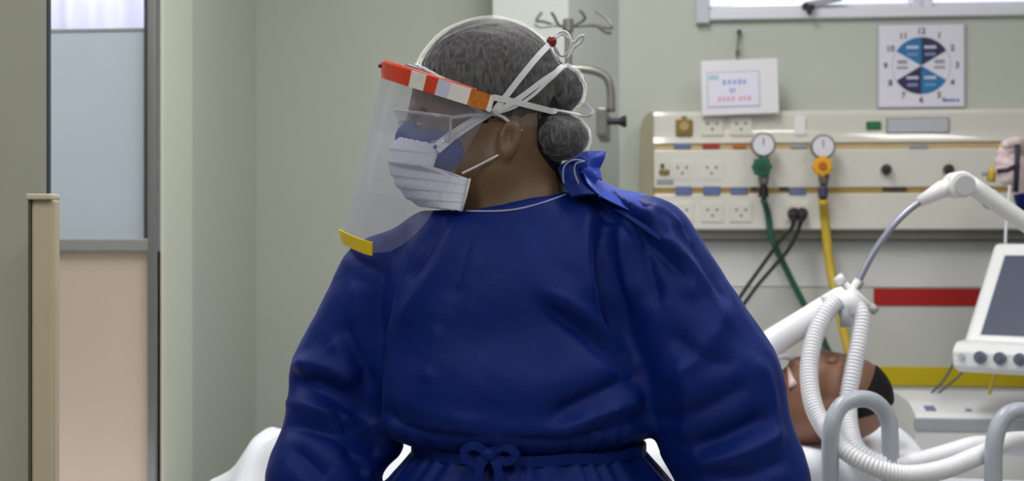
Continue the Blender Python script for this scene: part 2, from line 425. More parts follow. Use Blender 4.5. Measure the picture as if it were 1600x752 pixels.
# upper window -----------------------------------------------------
wz = WZ
win = bpy.data.objects.new('window_1', None); COL.objects.link(win); win.location = ((WL+WR)/2, YB, wz); struct(win, 'white aluminium window high in the back wall')
M_wf = mat('white_window_frame', (226, 226, 238), .3, .02, 10)
boxobj('frame_bottom', (WL, YB-.02, wz-.005), (WR, YB+.1, wz+.022), M_wf, win, .004)
boxobj('frame_top', (WL, YB-.02, WT-.03), (WR, YB+.1, WT+.005), M_wf, win, .004)
boxobj('frame_side', (WL-.008, YB-.025, wz-.014), (WL+.028, YB+.1, WT), mat('window_jamb', (196, 198, 210), .35, .03, 20), win, .004)
boxobj('frame_side', (WR-.03, YB-.02, wz), (WR, YB+.1, WT), M_wf, win, .004)
xm = at(1440, 8, YB)[0]
boxobj('mullion', (xm-.026, YB-.015, wz+.012), (xm-.008, YB+.06, WT-.02), M_wf, win, .003)
boxobj('mullion', (xm+.004, YB-.015, wz+.012), (xm+.026, YB+.06, WT-.02), M_wf, win, .003)
for (a, b) in ((WL+.028, xm-.026), (xm+.026, WR-.03)):
    boxobj('sash_rail', (a, YB+.0, wz+.022), (b, YB+.035, wz+.034), M_wf, win, .003)
    boxobj('pane', (a, YB+.02, wz+.03), (b, YB+.024, WT-.03), M_glass, win)
xl = at(1262, 10, YB)[0]
la = boxobj('latch', (xl-.016, YB-.03, wz+.018), (xl+.016, YB-.002, wz+.034), M_black, win, .004)
prism('latch_lever', [(xl-.012, wz+.026), (xl+.014, wz+.026), (xl+.005, wz+.002), (xl-.003, wz+.002)], 1, YB-.045, YB-.03, M_black, la)
prism('stay_arm', [(xl+.01, wz+.024), (xl+.085, wz+.038), (xl+.085, wz+.052), (xl-.01, wz+.036)], 1, YB-.03, YB-.018, M_grey, win)

# glazed partition in the left doorway ---------------------------
door = bpy.data.objects.new('door_1', None); COL.objects.link(door); door.location = (-1.5, YP, 0); struct(door, 'glazed partition with frosted pane above a beige panel')
XA = -2.6
xr = at(248, 300, YP-.01)[0]; xi = at(232, 300, YP-.01)[0]
zr0 = at(170, 393, YP)[2]; zr1 = at(170, 373, YP)[2]; zfr = at(150, 45, YP)[2]
boxobj('frame_post', (xi, YP-.02, 0), (xr-.004, YP+.015, 2.7), M_alu, door, .003)
boxobj('gasket', (xi-.012, YP-.005, zr1), (xi+.002, YP+.02, 2.7), M_alu_dk, door)
boxobj('middle_rail', (XA, YP-.02, zr0), (xi+.004, YP+.03, zr1), mat('rail_grey', (150, 152, 150), .4, .03, 20), door, .003)
boxobj('lower_panel', (XA, YP-.006, .05), (xr-.004, YP+.02, zr0), M_panel, door)
fr = boxobj('frosted_pane', (XA, YP, zr1), (xi-.01, YP+.006, zfr), M_frost, door)
boxobj('clear_pane', (XA, YP, zfr), (xi-.01, YP+.006, 2.7), M_glass, door)
boxobj('film_edge', (XA, YP-.002, zfr-.006), (xi-.012, YP-.0002, zfr), mat('film_edge_grey', (150, 156, 164), .5, .05, 40), fr)
# curtain hanging in the corridor beyond
xs = np.linspace(-3.1, -1.15, 130); zs = np.linspace(.05, 2.6, 14)
G = np.array([[(x, 4.35+.03*math.sin(x*38)+.015*math.sin(x*71+z*1.5), z) for z in zs] for x in xs])
tag(sheet('curtain', G, .002, M_curt), 'pale lavender curtain seen through the clear glass of the partition', 'curtain')

# near wall at the left edge and the panel edge in front of it
xn = at(72, 300, 1.74)[0]
struct(prism('wall_left', [(-3.2, 1.74), (xn, 1.74), (xn, 1.745), (xn-.12, 1.86), (-3.2, 1.86)], 2, 0, 2.7, M_near))
struct(boxobj('trim_4', (xn-.001, 1.742, 0), (xn+.003, 1.748, 2.7), M_alu_dk), 'dark seal strip on the end of the near wall')
pa = at(48, 303, 1.62); pb = at(84, 303, 1.62)
pan = thing('half_height_screen', 'beige half-height screen edge with a pale cap in front of grey wall', 'screen', ((pa[0]+pb[0])/2, 1.65, 0))
M_scr = mat('beige_screen_edge', (198, 184, 160), .45, .04, 6)
boxobj('board', (pa[0], 1.62, .02), (pb[0], 1.64, pa[2]-.006), M_scr, pan, .004)
boxobj('cap', (pa[0]-.003, 1.612, pa[2]-.007), (pb[0]-.001, 1.642, pa[2]), mat('screen_cap', (208, 198, 176), .4, .04, 6), pan, .002)
boxobj('edge_strip', (pa[0]-.0025, 1.618, .02), (pa[0]+.0005, 1.64, pa[2]-.007), mat('screen_seam', (92, 88, 72), .5, .04, 6), pan)
boxobj('foot', (pa[0]-.02, 1.60, 0), (pb[0]+.02, 1.68, .022), M_alu, pan, .004)

# luminaires on the ceiling, the last four added to brighten the scene (out of the frame; their lamps are set at the top)
names = ['ceiling luminaire above the head of the bed', 'ceiling luminaire above the middle of the bed', 'fill luminaire added behind the camera', 'fill luminaire added above the half-height screen', 'luminaire added to light the corridor curtain', 'fill luminaire added in the passage by the partition']
for (x, y, sx, sy, pw), nm in zip(LUMINAIRES, names):
    t = thing('ceiling_or_added_light', 'white ' + nm, 'ceiling light', (x, y, 2.67), 'ceiling luminaires')
    boxobj('housing', (x-sx/2-.03, y-sy/2-.03, 2.672), (x+sx/2+.03, y+sy/2+.03, 2.7), M_white, t, .005)
    boxobj('diffuser', (x-sx/2, y-sy/2, 2.664), (x+sx/2, y+sy/2, 2.672), M_lumi, t)

# ================================================================== HEADWALL PANEL
YF = YB-.085                                # face of the panel
def hx(px, py=265): return at(px, py, YF)[0]
def hz(py, px=1250): return at(px, py, YF)[2]
XL, XR = hx(1021), 2.3
hw = thing('medical_headwall', 'long cream medical supply panel with sockets and gas outlets on the back wall', 'supply panel', ((XL+XR)/2, YB-.04, hz(360)))
boxobj('back_box', (XL, YF+.012, hz(360)), (XR, YB, hz(172)), M_cream, hw, .003)
# upper face curls outwards along its lower edge
z0, z1 = hz(223), hz(173)
prof = [(YF+.02, z1), (YF+.004, z1), (YF+.001, z1-.01), (YF+.001, z0+.040)] + [(YF+.001-.030*(1-math.cos(t)), z0+.040-.060*math.sin(t)) for t in np.linspace(.03, .70, 60)] + [(YF-.0065, z0), (YF+.02, z0)]
uf = prism('upper_face', prof, 0, XL, XR, M_cream_gloss, hw)
for p_ in uf.data.polygons: p_.use_smooth = False
boxobj('middle_face', (XL, YF-.004, hz(294)), (XR, YF+.013, hz(233)), M_cream, hw, .004)
boxobj('lower_face', (XL, YF-.002, hz(359)), (XR, YF+.013, hz(302)), M_cream, hw, .004)
boxobj('tan_trim', (XL, YF-.001, hz(233)), (XR, YF+.013, hz(223)), M_tan, hw)
boxobj('ochre_trim', (XL, YF+.001, hz(302)), (XR, YF+.013, hz(294)), M_ochre, hw)
boxobj('shadow_strip', (XL+.0, YF+.03, hz(374)), (XR, YB, hz(360)), mat('shadow_strip_grey', (150, 150, 138), .5, .03, 20), hw, .002)  # grey strip painted as the shadow under the panel
# rounded end cap
xe = hx(998)
prof = [(xe, hz(300)), (xe+.002, hz(210))] + [(xe+.004+(XL-xe-.004)*(1-math.cos(t))*.9, hz(205)+(hz(173)-hz(205))*math.sin(t)) for t in np.linspace(.1, math.pi/2, 8)] + [(XL, hz(173)), (XL, hz(360)), (xe, hz(360))]
prism('end_cap', prof, 1, YF-.006, YB, M_olive, hw)
# twin sockets with three slots
def plate(px, py, w=34, h=30, m=M_cream, dots=True, dm=None):
    c = at(px, py, YF-.004); k = 3.67/F
    p = boxobj('socket', (c[0]-w*k/2, c[1]-.0012, c[2]-h*k/2), (c[0]+w*k/2, c[1]+.006, c[2]+h*k/2), m, hw, .001)
    if dots:
        for dx, dz in ((-7, 4), (7, 4), (0, -5)):
            disc('socket_hole', (c[0]+dx*k, c[1]-.0017, c[2]+dz*k), (0, 1, 0), .0036, .002, mat('socket_hole_grey', (110, 106, 100), .6, .05, 30), p, 10)
    return p
M_sock = mat('socket_ivory', (216, 212, 204), .3, .02, 20)
for px, py in ((1113, 197), (1158, 197), (1066, 266), (1112, 266), (1066, 332), (1113, 332), (1158, 332), (1246, 332)):
    plate(px, py, m=M_sock)
plate(1250, 197, 17, 28, M_white, False)
# bronze fitting, upper left, and small one below
c = at(1069, 198, YF-.004); k = 3.67/F
bf = boxobj('bronze_socket', (c[0]-13*k, c[1]-.006, c[2]-14*k), (c[0]+13*k, c[1]+.006, c[2]+12*k), M_brass, hw, .004)
disc('socket_ring', (c[0], c[1]-.009, c[2]), (0, 1, 0), .012, .004, mat('bronze_light', (170, 150, 96), .4, .1, 60), bf, 18, .001)
boxobj('socket_tab', (c[0]-4*k, c[1]-.006, c[2]+11*k), (c[0]+4*k, c[1], c[2]+16*k), M_brass, bf)
c = at(1038, 268, YF-.006)
sb = boxobj('bronze_outlet', (c[0]-8*k, c[1]-.006, c[2]-4*k), (c[0]+8*k, c[1]+.004, c[2]+3*k), M_brass, hw, .002)
disc('outlet_pin', (c[0]-3*k, c[1]-.006, c[2]+9*k), (0, 1, 0), .005, .008, M_ink, hw, 12)
# coloured label strips
for px, py, w, h, m in ((1066, 228, 26, 7, M_blue_lab), (1111, 228, 26, 7, M_red_lab), (1155, 228, 20, 7, M_orange_lab), (1248, 228, 24, 7, M_grey_lab), (1435, 229, 26, 6, M_grey_lab),
                        (1068, 298, 25, 13, M_blue_lab), (1112, 298, 26, 13, M_blue_lab), (1155, 299, 25, 8, M_blue_lab), (1246, 300, 25, 8, M_blue_lab), (1039, 284, 26, 8, M_grey_lab)):
    c = at(px, py, YF-.006); boxobj('label_strip', (c[0]-w*k/2, c[1]-.0005, c[2]-h*k/2), (c[0]+w*k/2, c[1]+.008, c[2]+h*k/2), m, hw, .0005, 1)
for px, w in ((1178, 10), (1225, 14), (1398, 36), (1455, 8)):
    c = at(px, 295, YF-.004); boxobj('slot', (c[0]-w*k/2, c[1]-.0005, c[2]-2.5*k), (c[0]+w*k/2, c[1]+.006, c[2]+2.5*k), M_ink, hw)
c = at(1365, 196, YF-.003); boxobj('green_label', (c[0]-11*k, c[1]-.001, c[2]-6*k), (c[0]+11*k, c[1]+.006, c[2]+6*k), M_green_lab, hw, .0005, 1)
c = at(1434, 196, YF-.003); gl = boxobj('grey_name_plate', (c[0]-47*k, c[1]-.001, c[2]-12*k), (c[0]+47*k, c[1]+.006, c[2]+12*k), mat('plate_rim', (128, 132, 140), .4, .03, 30), hw, .0005, 1)
boxobj('plate_insert', (c[0]-45*k, c[1]-.002, c[2]-10.5*k), (c[0]+45*k, c[1], c[2]+10.5*k), mat('plate_grey', (184, 186, 194), .35, .03, 30), gl)
# dark gas valves
for px in (1384, 1481):
    c = at(px, 265, YF-.004)
    v = disc('gas_valve', c+np.array([0, .004, 0]), (0, -1, 0), .013, .022, mat('valve_grey', (66, 64, 64), .35, .1, 40), hw, 18, .002)
    disc('valve_nozzle', c+np.array([0, -.018, 0]), (0, -1, 0), .007, .014, M_ink, v, 14, .001)

# ------------------------------------------------------------------ flowmeters with dials
def flowmeter(name, label, px, pyd, pyk, mk, mk2):
    c = at(px, pyk, YF-.004)
    t = thing(name, label, 'flow regulator', (c[0], c[1], c[2]))
    disc('wall_probe', c+np.array([0, .006, 0]), (0, -1, 0), .012, .05, M_steel, t, 16)
    body = tube('body', np.array([c+np.array([.002, -.042, dz]) for dz in (-.05, -.03, 0, .03, .045)]), [.009, .014, .016, .013, .007], M_steel, t, 14)
    kn = disc('knob', c+np.array([-.004, -.05, 0]), (0, -1, 0), .0235, .022, mk, t, 22, .003)
    for a in range(8):
        an = a*math.pi/4; e = c+np.array([-.004+.0225*math.cos(an), -.061, .0225*math.sin(an)])
        disc('grip_rib', e+np.array([0, .009, 0]), (0, -1, 0), .004, .018, mk, kn, 8)
    disc('knob_centre', c+np.array([-.004, -.0715, 0]), (0, -1, 0), .011, .004, mk2, kn, 18, .001)
    d = at(px+2, pyd, YF-.045)
    dl = disc('dial', d, (0, -1, 0), .031, .018, M_steel, t, 28, .003)
    disc('dial_face', d+np.array([0, -.0175, 0]), (0, -1, 0), .026, .0015, M_dial, dl, 28)
    boxobj('needle', d+np.array([-.001, -.0205, -.002]), d+np.array([.001, -.0190, .017]), M_ink, dl)
    tube('stem', np.array([d+np.array([0, -.008, -.03]), c+np.array([.0, -.042, .03])]), .006, M_steel, t, 10)
    b = at(px+3, 300, YF-.05)
    disc('outlet_nut', b+np.array([0, 0, .012]), (0, 0, -1), .013, .026, M_black if mk is M_green else mat('violet_nut', (70, 62, 92), .4, .1, 40), t, 14, .002)
    return b
bg_ = flowmeter('oxygen_regulator', 'flow regulator with dark green knob and round dial on the supply panel', 1190, 227, 263, M_green, mat('green_knob_centre', (20, 70, 56), .5, .05, 30))
by_ = flowmeter('air_regulator', 'flow regulator with yellow knob and round dial on the supply panel', 1283, 230, 262, M_yel, mat('orange_knob_centre', (186, 96, 20), .4, .05, 30))
def hose(name, label, cat, pts, r, m, n=10, group=None):
    P, _ = resample(catmull(np.array(pts), 14), .008)
    return tag(tube(name, P, r, m, None, n), label, cat, group)
hose('oxygen_hose', 'dark green hose hanging from the green regulator', 'hose', [bg_+np.array([0, 0, -.02]), pt(1200, 335, 3.62), pt(1206, 372, 3.63), pt(1224, 412, 3.64), pt(1252, 468, 3.65), pt(1290, 540, 3.66), pt(1330, 640, 3.66), pt(1340, 800, 3.66)], .0085, M_hose_g)
hose('air_hose', 'yellow hose hanging from the yellow regulator', 'hose', [by_+np.array([0, 0, -.02]), pt(1289, 345, 3.62), pt(1296, 410, 3.62), pt(1308, 470, 3.60), pt(1324, 540, 3.58), pt(1352, 640, 3.55), pt(1375, 800, 3.5)], .012, M_hose_y)
for i, (px, ends, lab) in enumerate([(1240, [(1238, 355), (1222, 372), (1196, 408), (1158, 462), (1110, 540), (1080, 700)], 'black mains plug with cable, left of a pair under the supply panel'),
                                     (1253, [(1248, 358), (1232, 390), (1208, 418), (1172, 462), (1125, 540), (1095, 700)], 'black mains plug with cable, right of a pair under the supply panel')]):
    c = at(px, 333, YF-.006)
    t = thing('power_plug', lab, 'plug', (c[0], c[1], c[2]), 'mains plugs in the lower socket row')
    rr = disc('plug_body', c, np.array([-.1, -1, -.35]), .016, .035, M_black, t, 14, .003, r2=.011)
    P, _ = resample(catmull(np.array([c+np.array([-.003, -.03, -.010])] + [at(a, b, YF-.03) for a, b in ends]), 12), .01)
    tube('cable', P, .0048, M_black, t, 8)
for px in (1226, 1262):     # thin white drip lines on the wall
    pass

# ------------------------------------------------------------------ hanging sign, turning chart
YW = YB-.004
YG = YB-.112; c = at(1156, 136, YG)
sg = thing('hanging_sign', 'small white sign board hanging from a nail by a cord above the supply panel', 'sign', (c[0], YG, c[2]-.08))
kk = 3.62/F; tilt = math.radians(1.6)
def tiltbox(name, cx, cz, w, h, y0, y1, m, parent, bev=0, root=c):
    o = boxobj(name, (cx-w/2, y0, cz-h/2), (cx+w/2, y1, cz+h/2), m, parent, bev)
    me = o.data; lc = np.array(rootloc(parent))
    for v in me.vertices:
        p = np.array(v.co)+lc-root; x, z = p[0], p[2]
        p = np.array([x*math.cos(tilt)-z*math.sin(tilt), p[1], x*math.sin(tilt)+z*math.cos(tilt)])+root-lc; v.co = p
    return o
bd = tiltbox('board', c[0], c[2], 119*kk, 86*kk, YG, YG+.016, M_board, sg, .002)
pp_ = tiltbox('paper', c[0]-10*kk, c[2]-3*kk, 82*kk, 56*kk, YG-.0012, YG+.0002, mat('sign_rim', (186, 190, 206), .5, .02, 20), sg)
tiltbox('paper_field', c[0]-10*kk, c[2]-3*kk, 78*kk, 52*kk, YG-.0020, YG-.0010, mat('sign_paper', (224, 222, 238), .5, .02, 20), pp_)
tiltbox('printed_mark', c[0]-40*kk, c[2]+16*kk, 15*kk, 7*kk, YG-.0026, YG-.0018, mat('pale_teal_ink', (168, 200, 212), .6, .05, 30), pp_)
for row, z, xs_, w, m in (('blue', 8, (-24, -16, -8, 0, 7), 6.5, M_ink_b), ('mid', -5, (-14, -9), 4, M_ink_b), ('red', -18, (-32, -25, -18, -11, 0, 7, 14), 6, M_ink_r)):
    for j, xx in enumerate(xs_):
        tiltbox('printed_letter', c[0]+xx*kk, c[2]+z*kk, w*kk*.8, (6.5 if j % 3 else 8)*kk, YG-.0026, YG-.0018, m, pp_)
top = at(1155, 50, YB-.012)
tube('cord', np.array([c+np.array([-.006, 0, 43*kk]), (c[0]-.003, (YG+YB)/2, (c[2]+43*kk+top[2])/2), top]), .0030, mat('grey_cord', (120, 122, 112), .6, .1, 60), sg, 8)
disc('nail', top+np.array([0, .012, 0]), (0, -1, 0), .006, .02, M_ink, sg, 10)
disc('cord_knot', (c[0]-.005, YG+.012, c[2]+50*kk), (0, 0, 1), .006, .014, mat('grey_cord2', (104, 106, 98), .6, .1, 60), sg, 10)

kk = 3.72/F; c = at(1439, 103, YB-.006)
ch = thing('turning_chart', 'square white chart with blue and purple quarter wedges inside a ring of clock numbers', 'poster', (c[0], YB-.004, c[2]-.11))
hw_, hh_ = 66*kk, 65*kk
boxobj('board', (c[0]-hw_, YB-.010, c[2]-hh_), (c[0]+hw_, YB-.002, c[2]+hh_), mat('chart_rim', (186, 182, 202), .4, .02, 20), ch, .001)
boxobj('print_field', (c[0]-hw_+2.5*kk, YB-.0108, c[2]-hh_+2.5*kk), (c[0]+hw_-2.5*kk, YB-.0098, c[2]+hh_-2.5*kk), M_paper, ch)
def wedge(a0, a1, m):
    R_ = 44*kk; P = [(c[0], c[2])] + [(c[0]+R_*math.cos(math.radians(a)), c[2]+R_*math.sin(math.radians(a))) for a in np.linspace(a0, a1, 14)]
    w = prism('wedge', P, 1, YB-.0116, YB-.0106, m, ch)
    am = math.radians((a0+a1)/2)
    for dz, wd, mm in ((5, 18, mat('pale_print', (196, 200, 226), .5, .03, 30)), (-6, 16, mat('mid_print', (120, 140, 190), .5, .03, 30))):
        x = c[0]+27*kk*math.cos(am); z = c[2]+27*kk*math.sin(am)+dz*kk
        boxobj('printed_line', (x-wd*kk/2, YB-.0120, z-2.2*kk), (x+wd*kk/2, YB-.0114, z+2.2*kk), mm, w)
wedge(90, 149, M_teal); wedge(31, 90, M_navy); wedge(211, 270, M_navy); wedge(270, 329, M_teal)
for sgn in (0, 180):
    a = np.radians(np.linspace(-30, 30, 14)+sgn)
    tube('ring_line', np.stack([c[0]+44*kk*np.cos(a), np.full(14, YB-.0112), c[2]+44*kk*np.sin(a)], 1), .0007, mat('pale_ring', (170, 170, 180), .5, .02, 20), ch, 6)
    x = c[0]+28*kk*(1 if sgn == 0 else -1)
    boxobj('printed_line', (x-8*kk, YB-.0114, c[2]+3*kk), (x+7*kk, YB-.0106, c[2]+9*kk), mat('grey_print', (150, 150, 164), .6, .05, 30), ch)
    boxobj('printed_line', (x-9*kk, YB-.0114, c[2]-5*kk), (x+8*kk, YB-.0106, c[2]-1*kk), mat('grey_print', (150, 150, 164), .6, .05, 30), ch)
def lettering(txt, size, x, z, y, m, parent, name='numeral'):
    cu = bpy.data.curves.new('t', 'FONT'); cu.body = txt; cu.size = size; cu.align_x = 'CENTER'; cu.align_y = 'CENTER'; cu.extrude = .0003; cu.offset = size*.02
    to = bpy.data.objects.new('t', cu); COL.objects.link(to); dg = bpy.context.evaluated_depsgraph_get()
    me = bpy.data.meshes.new_from_object(to.evaluated_get(dg)); bpy.data.objects.remove(to)
    V = np.array([(x+v.co.x, y-v.co.z, z+v.co.y) for v in me.vertices]); Fc = [list(p.vertices) for p in me.polygons]
    return obj(name, V, Fc, m, parent, False)
for i in range(12):
    a = math.radians(90-30*i); R_ = 54*kk
    lettering(str(12 if i == 0 else i), 13*kk, c[0]+R_*math.cos(a), c[2]+R_*math.sin(a)*.98, YB-.0114, M_ink, ch)
for j, xx in enumerate((34, 39, 44, 49, 55)):
    boxobj('printed_letter', (c[0]+(xx-2)*kk, YB-.0114, c[2]-56*kk), (c[0]+(xx+2.2)*kk, YB-.0106, c[2]-(52 if j else 50)*kk), mat('logo_blue', (70, 110, 180), .5, .05, 30), ch)

# ------------------------------------------------------------------ swivel bracket with drip hooks on the pillar
dB = 3.34
bk = thing('drip_hook_bracket', 'steel drip bracket with spread hooks and black knob fixed to the pillar', 'bracket', pt(940, 215, dB+.08))
tube('post', resample(np.array([pt(888, 230, dB), pt(888, 40, dB)]), .02)[0], .009, M_steel, bk, 12)
tube('arm', resample(catmull(np.array([pt(888, 108, dB), pt(910, 108, dB), pt(932, 112, dB), pt(948, 122, dB), pt(954, 142, dB), pt(955, 175, dB)]), 10), .008)[0], .0098, M_steel, bk, 12)
cl = boxobj('clamp', pt(932, 214, dB)-np.array([0, .02, 0]), pt(950, 168, dB)+np.array([0, .2, 0]), mat('clamp_grey', (120, 118, 114), .4, .08, 30, metal=.5), bk, .006)
kn = disc('knob_stem', pt(950, 190, dB-.01), (1, .05, 0), .008, .03, M_black, bk, 14)
disc('knob_head', pt(967, 190, dB-.01), (1, .05, 0), .010, .018, M_black, kn, 16, .003, r2=.015)
hooks = [[(888, 42), (868, 40), (845, 42), (835, 38)], [(888, 42), (874, 40), (866, 26), (862, 20)], [(888, 42), (912, 40), (930, 40), (945, 50), (955, 52)], [(888, 44), (905, 36), (914, 28), (906, 16)], [(888, 42), (925, 40), (955, 44), (950, 30), (932, 18)], [(868, 40), (850, 34), (838, 32), (846, 20)]]
for i, h in enumerate(hooks):
    dd = [0, -.05, .03, -.04, .06, .05][i]
    P = catmull(np.array([pt(a, b, dB+dd*(j/(len(h)-1))) for j, (a, b) in enumerate(h)]), 8)
    tube('hook', P, .0035, M_steel, bk, 8)
disc('hub', pt(888, 50, dB), (0, 0, 1), .013, .03, M_steel, bk, 16, .002)

# ================================================================== THE NURSE IN THE FOREGROUND
L = 1/S
def r3(a, b, c): return (a*L, b*L, c*L)
nurse = thing('person', 'person in navy gown, hair cap, masks and face shield looking left', 'person', W(q(815, 0, 0))*np.array([1, 1, 0]))

def plane(P, pa, pb, off=0):
    """signed distance to the plane through two pixels (level in depth); positive below it"""
    a, b = q(*pa), q(*pb); d = b-a; n = np.array([d[2], 0, -d[0]]); n /= np.linalg.norm(n)
    if n[2] > 0: n = -n
    return ((P-a.astype(np.float32))@n.astype(np.float32))-off
# ---- body: one continuous surface ---------------------------------
def f_head(P):
    d = ell(P, q(770, 146), r3(112, 82, 102))
    d = smin(d, ell(P, q(712, 152), r3(67, 68, 62)), .02)
    d = smin(d, ell(P, q(708, 226), r3(64, 62, 84)), .03)
    for s in (-1, 1):
        d = smin(d, cone(P, q(674, 292, 14*s), q(772, 262, 52*s), 24*L, 26*L), .025)
        d = smin(d, ell(P, q(688, 216, 40*s), r3(30, 24, 26)), .02)
    d = smin(d, cone(P, q(654, 171, -38), q(654, 171, 38), 11*L, 11*L), .012)
    for s in (-1, 1): d = smax(d, -ell(P, q(650, 193, 33*s), r3(13, 17, 12)), .008)
    d = smin(d, cone(P, q(648, 184), q(632, 222), 8*L, 12*L), .012)
    for s in (-1, 1): d = smin(d, ell(P, q(638, 227, 10*s), r3(10, 9, 9)), .006)
    d = smin(d, cone(P, q(640, 258, -16), q(640, 258, 16), 9*L, 9*L), .012)
    return d
def f_neck(P):
    d = cone(P, q(800, 215, 4), q(812, 345, 6), 66*L, 72*L)
    d = smin(d, cone(P, q(790, 225, -52), q(755, 345, -34), 16*L, 15*L), .025)
    return smin(d, cone(P, q(812, 345, 6), q(812, 430, 10), 74*L, 110*L), .03)
e0 = hit(lambda P: smin(f_head(P), f_neck(P), .03), 794, 220)
ec = (e0[1]-D0)*S
def f_ear(P):
    d = rell(P, q(797, 216, ec-6), r3(17, 9, 29), -12)
    d = smin(d, ell(P, q(789, 241, ec-5), r3(10, 8, 11)), .006)
    d = smax(d, -rell(P, q(793, 214, ec-14), r3(9, 8, 18), -12), .004)
    return smin(d, cone(P, q(786, 224, ec-5), q(784, 212, ec-6), 4*L, 4*L), .004)
def fingers(d, P, wrist, dirv, side, fwd, size=1.0):
    """a relaxed hand with a palm, four bent fingers and a thumb"""
    wrist = np.asarray(wrist); u = np.asarray(dirv, float); u /= np.linalg.norm(u); s = np.asarray(side, float); s /= np.linalg.norm(s); w = np.asarray(fwd, float); w /= np.linalg.norm(w)
    pal = wrist+u*.05*size
    d = smin(d, cone(P, wrist, wrist+u*.03*size, .026*size, .027*size), .02)
    for k in (-1, 0, 1): d = smin(d, cone(P, wrist+u*.02*size+s*.016*k*size, wrist+u*.085*size+s*.024*k*size, .017*size, .014*size), .012)
    for k, ln in zip((-1.5, -.5, .5, 1.5), (.060, .076, .080, .068)):
        a = wrist+u*.088*size+s*.019*k*size; b = a+(u*.92+w*.35)*ln*.45*size; c_ = b+(u*.6+w*.8)*ln*.32*size; e = c_+(u*.3+w*.95)*ln*.25*size
        f = np.minimum(np.minimum(cone(P, a, b, .0098*size, .0088*size), cone(P, b, c_, .0088*size, .0080*size)), cone(P, c_, e, .0080*size, .0072*size)); d = smin(d, f, .005)
    a = wrist+u*.03*size+s*.03*size; b = a+(u*.6+s*.5+w*.4)*.045*size; c_ = b+(u*.8+s*.1+w*.4)*.032*size
    return smin(d, np.minimum(cone(P, a, b, .014*size, .0105*size), cone(P, b, c_, .0105*size, .0085*size)), .008)
WL_, WR_ = q(540, 905, -70), q(1128, 915, -130)
LEGS = [np.array([.0, 0, 0]), np.array([.0, 0, 0])]
hipL = q(770, 880, 6); hipR = q(890, 880, 6)
footL = np.array([hipL[0], hipL[1], .07]); footR = np.array([hipR[0], hipR[1], .07])
def f_body(P):
    z = P[..., 2]; d = np.full(z.shape, 9., np.float32)
    d = part_of(d, P, z > 1.22, lambda d, P: smin(smin(f_head(P), f_neck(P), .035), f_ear(P), .006))
    d = smin(d, ell(P, q(805, 500, 8), r3(165, 105, 175)), .05)
    d = smin(d, ell(P, q(825, 720, 8), r3(165, 110, 190)), .06)
    for s, sh, el, wr in ((0, q(620, 445, 34), q(525, 620, 30), WL_), (1, q(1005, 410, -10), q(1115, 640, -50), WR_)):
        d = smin(d, cone(P, sh, el, 45*L, 37*L), .03); d = smin(d, cone(P, el, wr, 37*L, 28*L), .02)
        d = smin(d, cone(P, q(800, 425, 14), sh, 60*L, 44*L), .03)
    lo_ = z < 1.06
    d = part_of(d, P, lo_ & (P[..., 0] < -.08) & (z > .6), lambda d, P: fingers(d, P, WL_, (.05, -.1, -1), (.2, -1, 0), (.9, .1, 0)))
    d = part_of(d, P, lo_ & (P[..., 0] > .12) & (z > .6), lambda d, P: fingers(d, P, WR_, (-.05, -.15, -1), (-.2, -1, 0), (-.9, .1, 0)))
    return part_of(d, P, lo_, f_legs)
def f_legs(d, P):
    for h, ft in ((hipL, footL), (hipR, footR)):
        kn = (h+ft)/2+np.array([0, -.01, .03]); d = smin(d, cone(P, h, kn, .085, .058), .03); d = smin(d, cone(P, kn, ft, .056, .036), .02)
        d = smin(d, cone(P, ft+np.array([0, .02, -.03]), ft+np.array([-.02, -.13, -.035]), .032, .026), .02)
    return d
V, Fc = nets(f_body, (-.36, 1.55, .0), (.36, 2.08, 1.66), .0048)
obj('body', W(V), Fc, M_skin, nurse)
for s in (-1, 1):
    e = W(q(660, 193, 30*s)); bm = bmesh.new(); bmesh.ops.create_uvsphere(bm, u_segments=16, v_segments=10, radius=10*L)
    for v in bm.verts: v.co = v.co+Vector(e)
    ey = bmobj('eye', bm, M_eye, nurse, True)
    disc('iris', W(q(651.2, 194, 30*s)), -RT, 5.5*L, .0012, M_iris, ey, 14)
    V, Fc = nets(lambda P: smax(ell(P, q(660, 193, 30*s), r3(11.4, 12.5, 11.4)), plane(P, (640, 192), (680, 196)), .001), q(645, 208, 30*s-16), q(675, 178, 30*s+16), .0012); obj('eyelid', W(V), Fc, M_skin, nurse)
    P = np.array([W(q(x, y, s*c)) for x, y, c in ((645, 172, 14), (645, 166, 30), (656, 168, 48), (668, 174, 56))])
    tube('eyebrow', catmull(P, 5), np.array([2, 3, 3, 3, 3, 3, 3, 3, 3, 3, 3, 3, 3, 3, 2, 1])*L, M_hair, nurse, 6)
for h, ft in ((hipL, footL), (hipR, footR)):
    def f_shoe(P, ft=ft):
        d = cone(P, ft+np.array([0, .03, -.035]), ft+np.array([-.025, -.15, -.035]), .042, .045)
        return smax(d, -(P[..., 2]-.001), .006)
    V, Fc = nets(f_shoe, ft+np.array([-.1, -.23, -.075]), ft+np.array([.1, .12, .06]), .007); obj('clog', W(V), Fc, M_shoe, nurse)

